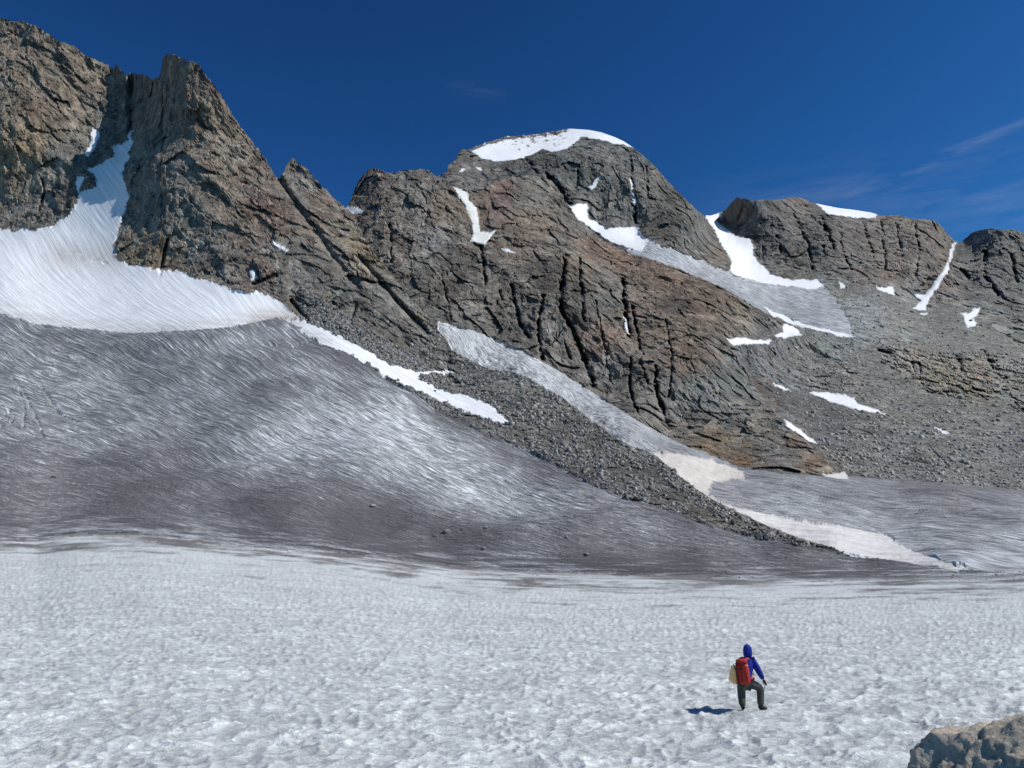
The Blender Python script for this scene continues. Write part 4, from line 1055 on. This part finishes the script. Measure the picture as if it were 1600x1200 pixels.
mor &= (regA == 0)
brk = (regA == 0) & (uA > 470) & (uA <= 700) & (vA > 430 + (uA - 440) * .62) 
def stone_cols(n, lo=.12, hi=.30, warm=.5):
    g_ = rng.uniform(lo, hi, n); w_ = rng.uniform(0, 1, n) * warm
    return np.stack([g_ * (1 + .12 * w_), g_, g_ * (1 - .16 * w_)], 1)
clump = fbm(np.stack([uA.ravel() / 40, vA.ravel() / 22, uA.ravel() * 0 + 60], 1), 4, .6).reshape(uA.shape)
mor &= (rng.random(uA.shape) < np.clip(.45 + clump * 2.2, .06, 1) * smooth(1335, 1180, uA))
P1, u1, v1, Y1 = sample_sheet(A, padmask(A, mor), 15000)
sz = Y1 / F * (.7 + rng.gamma(.7, 1.35, len(P1)))
fine_zone = np.exp(-(((u1 - 1090) / 90) ** 2 + ((v1 - topA(u1) - 34) / 9) ** 2)) > .35     # smooth gravel face low on the moraine
sz = np.where(fine_zone, sz * .35, np.minimum(sz, Y1 / F * 7))
rubble_mesh('moraine_rubble', P1, sz, stone_cols(len(P1), .10, .33, .8))
P1, u1, v1, Y1 = sample_sheet(A, padmask(A, brk), 5000)
rubble_mesh('slope_rubble', P1, np.minimum(Y1 / F * (.9 + rng.gamma(1.2, .9, len(P1))), Y1 / F * 5), stone_cols(len(P1), .12, .28))
# debris sprinkled over the dirty ice
mi = (regA == 1) & (vA > 560)
P1, u1, v1, Y1 = sample_sheet(A, padmask(A, mi), 1500, .02 + .5 * smooth(700, 860, vA.repeat(1, 0)) if False else None)
rubble_mesh('glacier_debris', P1, Y1 / F * rng.uniform(.5, 1.7, len(P1)), stone_cols(len(P1), .06, .3))
for nm, sh, spots, n in (('scree_rubble', C, None, 6500), ('scree_rubble', B, None, 3600)):
    U_, V_ = sh.U[:sh.rows0], sh.V[:sh.rows0]
    if sh is C: mk = (V_ > scr_line(U_)) & (U_ > 1255) & (V_ > topB(U_) * -1) & (V_ < topB(U_) + 3)
    else: mk = (V_ < GLB_TOP(U_) - 1) & (U_ > np.interp(V_, [500, 532, 604, 656, 696, 736], [1225, 1180, 1200, 1235, 1270, 1300])) & (V_ > 530)
    if sh is C: mk &= ~np.any(pC, 0)[:sh.rows0] & ~iceC[:sh.rows0]
    else: mk &= ~anyB[:sh.rows0]
    P1, u1, v1, Y1 = sample_sheet(sh, padmask(sh, mk), n)
    low = smooth(560, 760, v1)
    s1_ = Y1 / F * (.5 + rng.gamma(.8, .7 + .9 * low, len(P1)))
    rubble_mesh(nm, P1, np.minimum(s1_, Y1 / F * 6), stone_cols(len(P1), .2, .42, .9))

def boulder_mesh(seed, sub=2, flat=.75):
    r_ = np.random.default_rng(seed)
    bm = bmesh.new(); bmesh.ops.create_icosphere(bm, subdivisions=sub, radius=.5)
    planes = [(Vector(r_.normal(size=3)).normalized(), r_.uniform(.26, .42)) for _ in range(9)]
    sc = Vector((r_.uniform(.8, 1.2), r_.uniform(.7, 1.1), flat * r_.uniform(.8, 1.1)))
    for w_ in bm.verts:
        for nrm, dd_ in planes:
            k = w_.co.dot(nrm) - dd_
            if k > 0: w_.co -= nrm * k
        w_.co = Vector((w_.co.x * sc.x, w_.co.y * sc.y, w_.co.z * sc.z)) * 1.15 + Vector(r_.normal(size=3)) * .012
    me = bpy.data.meshes.new('boulder'); bm.to_mesh(me); bm.free()
    me.materials.append(M_stone)
    return me
BM = [boulder_mesh(40 + k) for k in range(7)]
def put_boulder(sh, u_, v_, px, label, group=None, name='boulder'):
    p, r_, c_ = sh.at(u_, v_)
    s_ = px * p[1] / F
    o = bpy.data.objects.new(name, random.choice(BM)); COL.objects.link(o)
    o.location = Vector(p) + Vector((0, 0, s_ * .18)); o.scale = (s_, s_ * random.uniform(.8, 1.1), s_ * random.uniform(.7, 1.0))
    o.rotation_euler = (random.uniform(-.3, .3), random.uniform(-.3, .3), random.uniform(0, 6.28))
    tag(o, label, 'boulder', group)
    return o
for u_, v_, px, lab in [(84, 748, 8, 'single dark boulder on the dirty ice near the left edge of the glacier'), (387, 730, 5, 'small dark boulder alone in the middle of the grey ice slope'),
                        (331, 589, 4, 'tiny dark stone high on the grey ice under the upper snowfield'), (584, 790, 10, 'rounded grey boulder on the dark ice, uppermost of the cluster in the middle'),
                        (699, 834, 12, 'largest boulder lying on the dark ice band in the middle of the glacier'), (680, 839, 8, 'flat dark boulder just left of the largest boulder on the ice band'),
                        (722, 832, 6, 'small stone just right of the largest boulder on the ice band'), (759, 829, 7, 'low dark rock on the ice right of the boulder cluster'),
                        (756, 861, 6, 'small pale stone lowest on the dark ice band below the boulder cluster'), (916, 868, 9, 'lone two toned boulder at the foot of the dark ice, right of centre'),
                        (885, 841, 6, 'small bright stone above the lone boulder at the foot of the ice'), (679, 611, 5, 'small dark stone lying on the white snow strip'),
                        (623, 594, 8, 'dark boulder where the snow strip meets the grey ice'), (1130, 796, 14, 'big pale boulder on the lower crest of the moraine'),
                        (985, 757, 11, 'big grey boulder at the lower edge of the moraine, above the smooth gravel'), (961, 755, 7, 'smaller boulder just left of the big one at the lower edge of the moraine')]:
    put_boulder(A, u_, v_, px, lab)
k = 0
while k < 130:
    u_ = random.uniform(690, 1330); vt_, vi_ = float(topA(u_)), float(ICE_TOP(u_))
    v_ = random.uniform(vt_ + 2, vi_ - 1)
    if inpoly(np.array([u_]), np.array([v_]), SNOW_A)[0] or (1010 < u_ < 1180 and v_ > vt_ + 22): continue
    put_boulder(A, u_, v_, random.choice((3.4, 4, 4.5, 5, 6, 7.5)), 'grey boulder on the ' + ('upper' if u_ < 850 else 'middle' if u_ < 1050 else 'lowest') + ' third of the moraine ridge, ' + ('near its crest' if v_ < (vt_ + vi_) / 2 else 'near the dirty ice'), 'boulders on the moraine ridge'); k += 1
k = 0
while k < 70:
    u_ = random.uniform(1310, 1600); v_ = random.uniform(690, float(GLB_TOP(u_)) - 2)
    sh = B if v_ > topB(u_) + 2 else C
    put_boulder(sh, u_, v_, random.uniform(3, 6), 'grey boulder at the scree foot above the valley glacier, ' + ('by the buttress' if u_ < 1400 else 'halfway along' if u_ < 1500 else 'far right'), 'boulders at the foot of the scree'); k += 1
k = 0
while k < 60:
    u_ = random.uniform(1340, 1600); v_ = random.uniform(500, 680)
    sh = B if v_ > topB(u_) + 2 else C
    put_boulder(sh, u_, v_, random.uniform(3.5, 6.5), 'grey boulder on the high scree, ' + ('above' if v_ < 600 else 'below') + ' the dark outcrops, ' + ('left part' if u_ < 1470 else 'right part'), 'boulders on the high scree'); k += 1

# ------------------------------------------------------------------ foreground boulder
M_fore, t_, b_ = new_mat('weathered_boulder'); q_ = NT(t_)
tcn = q_.n('ShaderNodeTexCoord'); oc = tcn.outputs['Object']
n1_ = q_.noise(oc, 3.2, 9, .66); n2_ = q_.noise(oc, 22, 6, .7); n3_ = q_.noise(oc, 1.1, 5, .6, .8)
at_ = q_.n('ShaderNodeAttribute', attribute_name='tint')
cb = q_.mix(q_.ramp(n3_, .38, .6), (.78, .71, .60), (.62, .56, .47))
cb = q_.mix(1.0, cb, at_.outputs['Color'], 'MULTIPLY')
cb = q_.mix(q_.ramp(n1_, .56, .72, 0, .5), cb, (.17, .14, .11))
cb = q_.mix(q_.ramp(q_.noise(oc, 7, 5, .6), .62, .72, 0, .6), cb, (.46, .42, .35))
cb = q_.mix(1.0, cb, q_.ramp(n2_, .3, .7, .72, 1.3), 'MULTIPLY')
q_.l(cb, b_.inputs['Base Color'])
q_.l(q_.bump(q_.m('ADD', q_.m('MULTIPLY', n1_, .10), q_.m('ADD', q_.m('MULTIPLY', n2_, .045), q_.m('MULTIPLY', q_.noise(oc, 75, 4, .7), .012))), 1.0, 1.0), b_.inputs['Normal'])
bm = bmesh.new(); bmesh.ops.create_icosphere(bm, subdivisions=7, radius=1.0)
V = np.array([w_.co[:] for w_ in bm.verts])
for nrm, dd_ in [((-.86, -.45, .25), .74), ((-.45, -.85, .25), .78), ((-.55, -.2, .8), .86), ((.25, -.25, .95), .90), ((.5, -.7, .5), .86), ((-.2, .2, .97), .93), ((-.98, .1, .1), .84), ((.1, -.98, .15), .84)]:
    nrm = np.array(nrm) / np.linalg.norm(nrm)
    kk = V @ nrm - dd_
    V -= nrm[None] * np.maximum(kk, 0)[:, None] * .92
f1, e1, r1 = facets(V * 2.3 + fbm(V * 2, 3)[:, None] * .5 + 4); f2, e2, r2 = facets(V * 6.1 + 9); 
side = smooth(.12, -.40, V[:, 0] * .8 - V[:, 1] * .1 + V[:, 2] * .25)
rad = 1 + side * (f1 * .085 + f2 * .032) + (1 - side) * (f1 * .02 + f2 * .008) + fbm(V * 7, 5, .6) * .035 + fbm(V * 28, 4, .6) * .012 - side * np.clip(.08 - e1, 0, 1) * .5
V = V * rad[:, None] * np.array([1.36, 1.15, 1.72])
for w_, p_ in zip(bm.verts, V): w_.co = p_
me = bpy.data.meshes.new('foreground_boulder'); bm.to_mesh(me); bm.free()
at = me.attributes.new('tint', 'FLOAT_COLOR', 'POINT')
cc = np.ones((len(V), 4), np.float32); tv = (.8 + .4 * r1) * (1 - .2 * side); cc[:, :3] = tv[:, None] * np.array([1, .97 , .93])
at.data.foreach_set('color', cc.ravel())
for p_ in me.polygons: p_.use_smooth = True
fb = new_obj('foreground_boulder', me, M_fore)
fb.location = (4.42, 6.7, .76)
tag(fb, 'large tan and brown boulder cut off by the lower right corner', 'boulder')

# ------------------------------------------------------------------ the hiker
def simple_mat(name, col, rough=.8, nscale=30, amt=.25, bump=.3):
    m, t, b = new_mat(name); q = NT(t)
    tcx = q.n('ShaderNodeTexCoord'); n = q.noise(tcx.outputs['Object'], nscale, 5, .6)
    q.l(q.mix(1.0, col, q.ramp(n, .3, .7, 1 - amt, 1 + amt), 'MULTIPLY'), b.inputs['Base Color'])
    b.inputs['Roughness'].default_value = rough
    fold = q.noise(tcx.outputs['Object'], 9, 3, .5, .8)
    q.l(q.bump(q.m('ADD', q.m('MULTIPLY', n, .2), fold), bump, .03), b.inputs['Normal'])
    return m
M_skin = simple_mat('skin', (.50, .30, .21), .6, 40, .08)
M_blue = simple_mat('blue_jacket_cloth', (.006, .022, .23), .75, 40, .12, .8)
M_trs = simple_mat('grey_trouser_cloth', (.060, .062, .058), .9, 30, .15, .8)
M_blk = simple_mat('black_glove_leather', (.012, .012, .018), .6, 40, .2)
M_boot = simple_mat('dark_boot_leather', (.022, .018, .016), .6, 30, .2)
M_red = simple_mat('red_pack_fabric', (.42, .035, .022), .7, 40, .12, .6)
M_red2 = simple_mat('dark_red_pack_fabric', (.15, .014, .012), .7, 40, .12, .6)
M_strap = simple_mat('pink_red_webbing', (.50, .09, .10), .7, 60, .1)
M_strap2 = simple_mat('black_webbing', (.02, .012, .014), .7, 60, .1)
M_white = simple_mat('white_patch', (.8, .78, .76), .6, 60, .05)
M_peach = simple_mat('peach_cloth', (.95, .60, .28), .8, 20, .12, .8)
M_metal = simple_mat('worn_steel', (.42, .42, .43), .35, 60, .1)
M_eye = simple_mat('eye', (.05, .03, .02), .2, 10, .05)

def soft_box(name, cx, cy, cz, hx, hy, hz, mat, parent, p=4.0, taper=0.0, wr=.006, seg=22):
    bm = bmesh.new(); bmesh.ops.create_cube(bm, size=2); bmesh.ops.subdivide_edges(bm, edges=bm.edges[:], cuts=seg, use_grid_fill=True)
    V = np.array([w_.co[:] for w_ in bm.verts])
    l = (np.abs(V) ** p).sum(1) ** (1 / p); V = V / l[:, None]
    tz = 1 - taper * (V[:, 2] * .5 + .5)
    V = V * np.array([hx, hy, hz]); V[:, 0] *= tz; V[:, 1] *= tz
    nn_ = fbm(V * 16 + cx * 7, 4) * wr * 3; V = V * (1 + nn_[:, None] / max(hx, .05) * .5)
    for w_, q in zip(bm.verts, V): w_.co = (q[0] + cx, q[1] + cy, q[2] + cz)
    me = bpy.data.meshes.new(name); bm.to_mesh(me); bm.free()
    for p_ in me.polygons: p_.use_smooth = True
    return new_obj(name, me, mat, parent)
def skinned(name, verts, edges, radii, root=0, sub=2, mat=None, parent=None, post=None):
    me = bpy.data.meshes.new(name); me.from_pydata([Vector(p) for p in verts], edges, [])
    o = bpy.data.objects.new(name, me); COL.objects.link(o)
    md = o.modifiers.new('skin', 'SKIN'); md.use_smooth_shade = True
    sv_ = me.skin_vertices[0].data
    for i_, r_ in enumerate(radii):
        sv_[i_].radius = (r_, r_) if not isinstance(r_, tuple) else r_
        sv_[i_].use_root = (i_ == root)
    ss = o.modifiers.new('sub', 'SUBSURF'); ss.levels = sub; ss.render_levels = sub
    dg = bpy.context.evaluated_depsgraph_get(); dg.update()
    ev = o.evaluated_get(dg); me2 = bpy.data.meshes.new_from_object(ev)
    o.modifiers.clear(); o.data = me2; me2.name = name
    me2.materials.clear()
    if mat: me2.materials.append(mat)
    if post:
        for w_ in me2.vertices: w_.co = post(w_.co)
    for p_ in me2.polygons: p_.use_smooth = True
    if parent: o.parent = parent
    return o
def at_seen(u_, v_):
    d_ = A.P[:A.rows0] - CAMERA
    dep = d_[..., 1] * math.cos(PITCH) + d_[..., 2] * math.sin(PITCH)
    uu_ = 800 + F * d_[..., 0] / np.maximum(dep, .1)
    vv_ = 600 - F * (-d_[..., 1] * math.sin(PITCH) + d_[..., 2] * math.cos(PITCH)) / np.maximum(dep, .1)
    e_ = np.where(dep > 5, (uu_ - u_) ** 2 + (vv_ - v_) ** 2, 1e9)
    return A.P[:A.rows0].reshape(-1, 3)[int(np.argmin(e_))].copy()
pR = at_seen(1194, 1109); pL = at_seen(1162, 1112)
base = (pR + pL) / 2
px_m = lambda p: F / (p[1] * math.cos(PITCH) + (p[2] - CAMZ) * math.sin(PITCH))
org = Vector((pL[0] + .22, float(base[1]), float((pL[2] + pR[2]) / 2) - .05))
zl, zr = float(pL[2]) - org.z, float(pR[2]) - org.z
J = dict(pel=(-.14, 0, .74), waist=(-.13, -.01, .88), chest=(-.045, .0, 1.10), neck=(-.01, .03, 1.27), head=(.005, .06, 1.40), crown=(.01, .06, 1.52),
         shR=(.115, .0, 1.205), elR=(.235, -.04, .96), wrR=(.355, .01, .75), shL=(-.20, .03, 1.20), elL=(-.23, .20, .97), wrL=(-.08, .36, .93),
         hiR=(-.05, .01, .70), knR=(.29, .10, .56), anR=(.25, .05, .09 + zr), toR=(.42, .11, .035 + zr), hiL=(-.20, .0, .70), knL=(-.185, .12, .40), anL=(-.215, -.03, .09 + zl), toL=(-.17, .15, .035 + zl))
def nm(*k): return [J[x] if isinstance(x, str) else x for x in k]
body_pts = nm('pel', 'waist', 'chest', 'neck', 'head', 'crown', 'shR', 'elR', 'wrR', 'shL', 'elL', 'wrL', 'hiR', 'knR', 'anR', 'toR', 'hiL', 'knL', 'anL', 'toL')
# head shaping points: jaw and nose (the face looks away from the camera)
body_pts += [(.01, .13, 1.37), (.013, .165, 1.41)]
ed_ = [(0, 1), (1, 2), (2, 3), (3, 4), (4, 5), (2, 6), (6, 7), (7, 8), (2, 9), (9, 10), (10, 11), (0, 12), (12, 13), (13, 14), (14, 15), (0, 16), (16, 17), (17, 18), (18, 19), (4, 20), (4, 21)]
rad_ = [.12, .105, .12, .055, .078, .065, .05, .04, .03, .05, .04, .03, .08, .055, .038, .032, .08, .055, .038, .032, .045, .016]
# palms and fingers belong to the continuous body mesh
def hand(pts, edges, radii, wrist_i, wrist, palm_dir, across, curl):
    w_, d_, a_, c_ = Vector(wrist), Vector(palm_dir).normalized(), Vector(across).normalized(), Vector(curl).normalized()
    pc = w_ + d_ * .05; pts.append(tuple(pc)); i_ = len(pts) - 1; edges.append((wrist_i, i_)); radii.append(.026)
    for f_, ln in zip((-1.5, -.5, .5, 1.5), (.058, .068, .064, .050)):
        k1 = pc + d_ * .035 + a_ * f_ * .019; k2 = k1 + d_ * ln * .45 + c_ * ln * .25; k3 = k2 + c_ * ln * .55 + d_ * ln * .05
        n0 = len(pts); pts.extend([tuple(k1), tuple(k2), tuple(k3)]); edges.extend([(i_, n0), (n0, n0 + 1), (n0 + 1, n0 + 2)]); radii.extend([.0095, .009, .008])
    t1 = w_ + d_ * .03 - a_ * .034; t2 = t1 + d_ * .03 + c_ * .022; n0 = len(pts)
    pts.extend([tuple(t1), tuple(t2)]); edges.extend([(i_, n0), (n0, n0 + 1)]); radii.extend([.011, .009])
hR = ((.10, .05, -.20), (.25, -.9, 0), (.5, .45, -.35)); hL = ((.5, .5, -.1), (0, .2, 1), (.6, -.3, -.3))
hand(body_pts, ed_, rad_, 8, J['wrR'], *hR); hand(body_pts, ed_, rad_, 11, J['wrL'], *hL)
person = skinned('person', body_pts, ed_, rad_, 0, 1, M_skin)
person.location = org
person.scale = (1.0, 1.0, 1.0)
tag(person, 'person in blue hooded jacket and grey trousers striding away across the snow', 'person')
for sx in (-1, 1):
    bm = bmesh.new(); bmesh.ops.create_uvsphere(bm, u_segments=8, v_segments=6, radius=.011)
    m_ = bpy.data.meshes.new('eye'); bm.to_mesh(m_); bm.free()
    e_ = new_obj('eye', m_, M_eye, person); e_.location = (.01 + sx * .03, .135, 1.435)
jk = skinned('jacket', nm('pel', 'waist', 'chest', (-.02, .02, 1.22), 'shR', (.18, -.03, 1.08), 'elR', (.30, -.015, .85), (.345, .01, .775), 'shL', 'elL', 'wrL'),
             [(0, 1), (1, 2), (2, 3), (2, 4), (4, 5), (5, 6), (6, 7), (7, 8), (2, 9), (9, 10), (10, 11)], [.190, .182, .210, .115, .105, .092, .080, .070, .056, .09, .07, .05], 0, 2, M_blue, person)
def hood_shape(co):
    d_ = Vector(co) - Vector((.005, .05, 1.44))
    if d_.y > .03: d_.y = .03 + (d_.y - .03) * .35
    return Vector((.005, .05, 1.44)) + d_
hood = soft_box('hood', .004, .028, 1.43, .108, .104, .165, M_blue, person, 2.7, .12, .012, 18)
skinned('trousers', nm('pel', 'hiR', (.10, .05, .63), 'knR', (.275, .085, .42), (.252, .052, .085 + zr), 'hiL', (-.195, .07, .55), 'knL', (-.205, .05, .24), (-.217, -.02, .085 + zl)),
        [(0, 1), (1, 2), (2, 3), (3, 4), (4, 5), (0, 6), (6, 7), (7, 8), (8, 9), (9, 10)], [.168, .128, .124, .110, .094, .084, .126, .116, .104, .094, .084], 0, 2, M_trs, person)
for an, to in (('anR', 'toR'), ('anL', 'toL')):
    a_, t2 = Vector(J[an]), Vector(J[to])
    d_ = (t2 - a_); d_.z = 0; d_.normalize()
    heel = a_ - d_ * .05 + Vector((0, 0, -.045))
    skinned('boot', [tuple(a_ + Vector((0, 0, .05))), tuple(a_ - Vector((0, 0, .03))), tuple(heel), tuple(a_ + d_ * .11 - Vector((0, 0, .045))), tuple(a_ + d_ * .19 - Vector((0, 0, .055)))],
            [(0, 1), (1, 2), (1, 3), (3, 4)], [.058, .055, .044, .046, .036], 1, 2, M_boot, person)
for wr, hh_ in (('wrR', hR), ('wrL', hL)):
    gp, ge, gr = [tuple(Vector(J[wr]) - Vector(hh_[0]).normalized() * .03)], [], [.040]
    hand(gp, ge, gr, 0, J[wr], *hh_)
    gr = [gr[0]] + [x + .006 for x in gr[1:]]
    skinned('glove', gp, ge, gr, 0, 1, M_blk, person)

# backpack: its own thing, worn on the back
pack = bpy.data.objects.new('backpack', None); COL.objects.link(pack)
pack.location = org + Vector((-.185, -.235, .72)); pack.rotation_euler = (R(-5), R(-5), R(-7))
pack.empty_display_size = .1
tag(pack, 'red hiking backpack with pale strap lines on the back of the hooded hiker', 'backpack')
def strap(name, pts, w_, mat, parent, up=Vector((0, 0, 1))):
    bm = bmesh.new(); prev = None
    pts = [Vector(p) for p in pts]
    for i_, p in enumerate(pts):
        t = (pts[min(i_ + 1, len(pts) - 1)] - pts[max(i_ - 1, 0)]).normalized()
        out_ = Vector((0, -1, .1)); sd = t.cross(out_).normalized() * w_ / 2; th = out_.normalized() * .004
        ring = [bm.verts.new(p + sd + th), bm.verts.new(p - sd + th), bm.verts.new(p - sd - th), bm.verts.new(p + sd - th)]
        if prev:
            for a in range(4): bm.faces.new((prev[a], prev[(a + 1) % 4], ring[(a + 1) % 4], ring[a]))
        else: bm.faces.new(ring)
        prev = ring
    bm.faces.new(prev[::-1]); bmesh.ops.recalc_face_normals(bm, faces=bm.faces)
    me = bpy.data.meshes.new(name); bm.to_mesh(me); bm.free()
    return new_obj(name, me, mat, parent)
bag = soft_box('bag', 0, 0, .24, .145, .115, .265, M_red, pack, 4.2, .06)
soft_box('front_pocket', .01, -.10, .20, .10, .045, .18, M_red, pack, 4, .08)
soft_box('side_pocket', -.14, .01, .14, .032, .085, .13, M_red2, pack, 4, .0)
soft_box('side_panel', -.128, .01, .34, .025, .09, .15, M_red2, pack, 4, .1)
soft_box('lid', .0, -.01, .515, .135, .125, .055, M_red, pack, 3.5, .12)
soft_box('lid_edge', -.02, -.005, .47, .142, .13, .012, M_red2, pack, 4, 0)
strap('compression_strap', [(-.075, -.155, .50), (-.078, -.16, .36), (-.07, -.155, .05)], .016, M_strap2, pack)
strap('compression_strap', [(.08, -.15, .50), (.085, -.157, .36), (.08, -.15, .06)], .014, M_strap, pack)
strap('compression_strap', [(-.15, -.06, .36), (-.05, -.155, .33), (.06, -.158, .33)], .012, M_strap2, pack)
lp = soft_box('white_patch', -.02, -.137, .425, .032, .007, .012, M_white, pack, 5, 0, 0, 4)
lp.rotation_euler = (0, R(14), 0)
strap('shoulder_strap', [(.07, .06, .50), (.13, .07, .56), (.21, .12, .545), (.27, .19, .46), (.27, .27, .34), (.22, .28, .20), (.15, .12, .12)], .045, M_strap, pack)
strap('shoulder_strap', [(-.07, .08, .50), (-.09, .13, .55), (-.08, .24, .54), (-.08, .35, .42), (-.09, .36, .28)], .045, M_strap, pack)
strap('hip_belt', [(.10, .02, .06), (.18, .02, .10), (.235, .10, .15), (.26, .20, .19)], .03, M_strap, pack)
strap('strap_end', [(.26, .16, .22), (.275, .12, .17), (.285, .10, .13)], .014, M_strap2, pack)
strap('strap_end', [(.24, .14, .20), (.25, .11, .15)], .012, M_strap2, pack)

# pale peach cloth bundle bulging out left of the backpack
sack = soft_box('cloth_bundle', 0, 0, 0, .075, .13, .20, M_peach, None, 2.2, .35, .05, 22)
sack.location = org + Vector((-.405, -.05, .92)); sack.rotation_euler = (0, R(6), R(20))
tag(sack, 'pale peach cloth bundle bulging out from the left side of the red backpack', 'cloth bundle')

# ice axe held in the right hand
axe = bpy.data.objects.new('ice_axe', None); COL.objects.link(axe)
hp = Vector(J['wrR']) + Vector((.10, .05, -.20)).normalized() * .085 + Vector((.004, .012, -.012))
axe.location = org + hp; axe.empty_display_size = .1
tag(axe, 'small grey ice axe pointing down from the right hand of the hiker', 'ice axe')
def tube(name, pts, r_, mat, parent, seg=10, sq=1.0):
    bm = bmesh.new(); prev = None; pts = [Vector(p) for p in pts]
    rr = r_ if isinstance(r_, (list, tuple)) else [r_] * len(pts)
    for i_, p in enumerate(pts):
        t = (pts[min(i_ + 1, len(pts) - 1)] - pts[max(i_ - 1, 0)]).normalized()
        a = t.cross(Vector((.2, 1, .1))).normalized(); b = t.cross(a)
        ring = [bm.verts.new(p + (a * math.cos(k * 2 * math.pi / seg) + b * sq * math.sin(k * 2 * math.pi / seg)) * rr[i_]) for k in range(seg)]
        if prev:
            for k in range(seg): bm.faces.new((prev[k], prev[(k + 1) % seg], ring[(k + 1) % seg], ring[k]))
        else: bm.faces.new(ring)
        prev = ring
    bm.faces.new(prev[::-1]); bmesh.ops.recalc_face_normals(bm, faces=bm.faces)
    me = bpy.data.meshes.new(name); bm.to_mesh(me); bm.free()
    return new_obj(name, me, mat, parent)
tube('shaft', [(0, 0, .01), (.01, .10, -.11), (.022, .22, -.255)], .011, M_metal, axe)
tube('spike', [(.022, .22, -.255), (.028, .27, -.315)], [.010, .002], M_metal, axe)
tube('pick', [(0, 0, .01), (.05, .0, .015), (.10, .01, -.01), (.135, .02, -.055)], [.012, .011, .009, .003], M_metal, axe, 8, .5)
tube('adze', [(0, 0, .01), (-.03, 0, .012), (-.06, -.005, 0)], [.012, .014, .024], M_metal, axe, 8, .3)
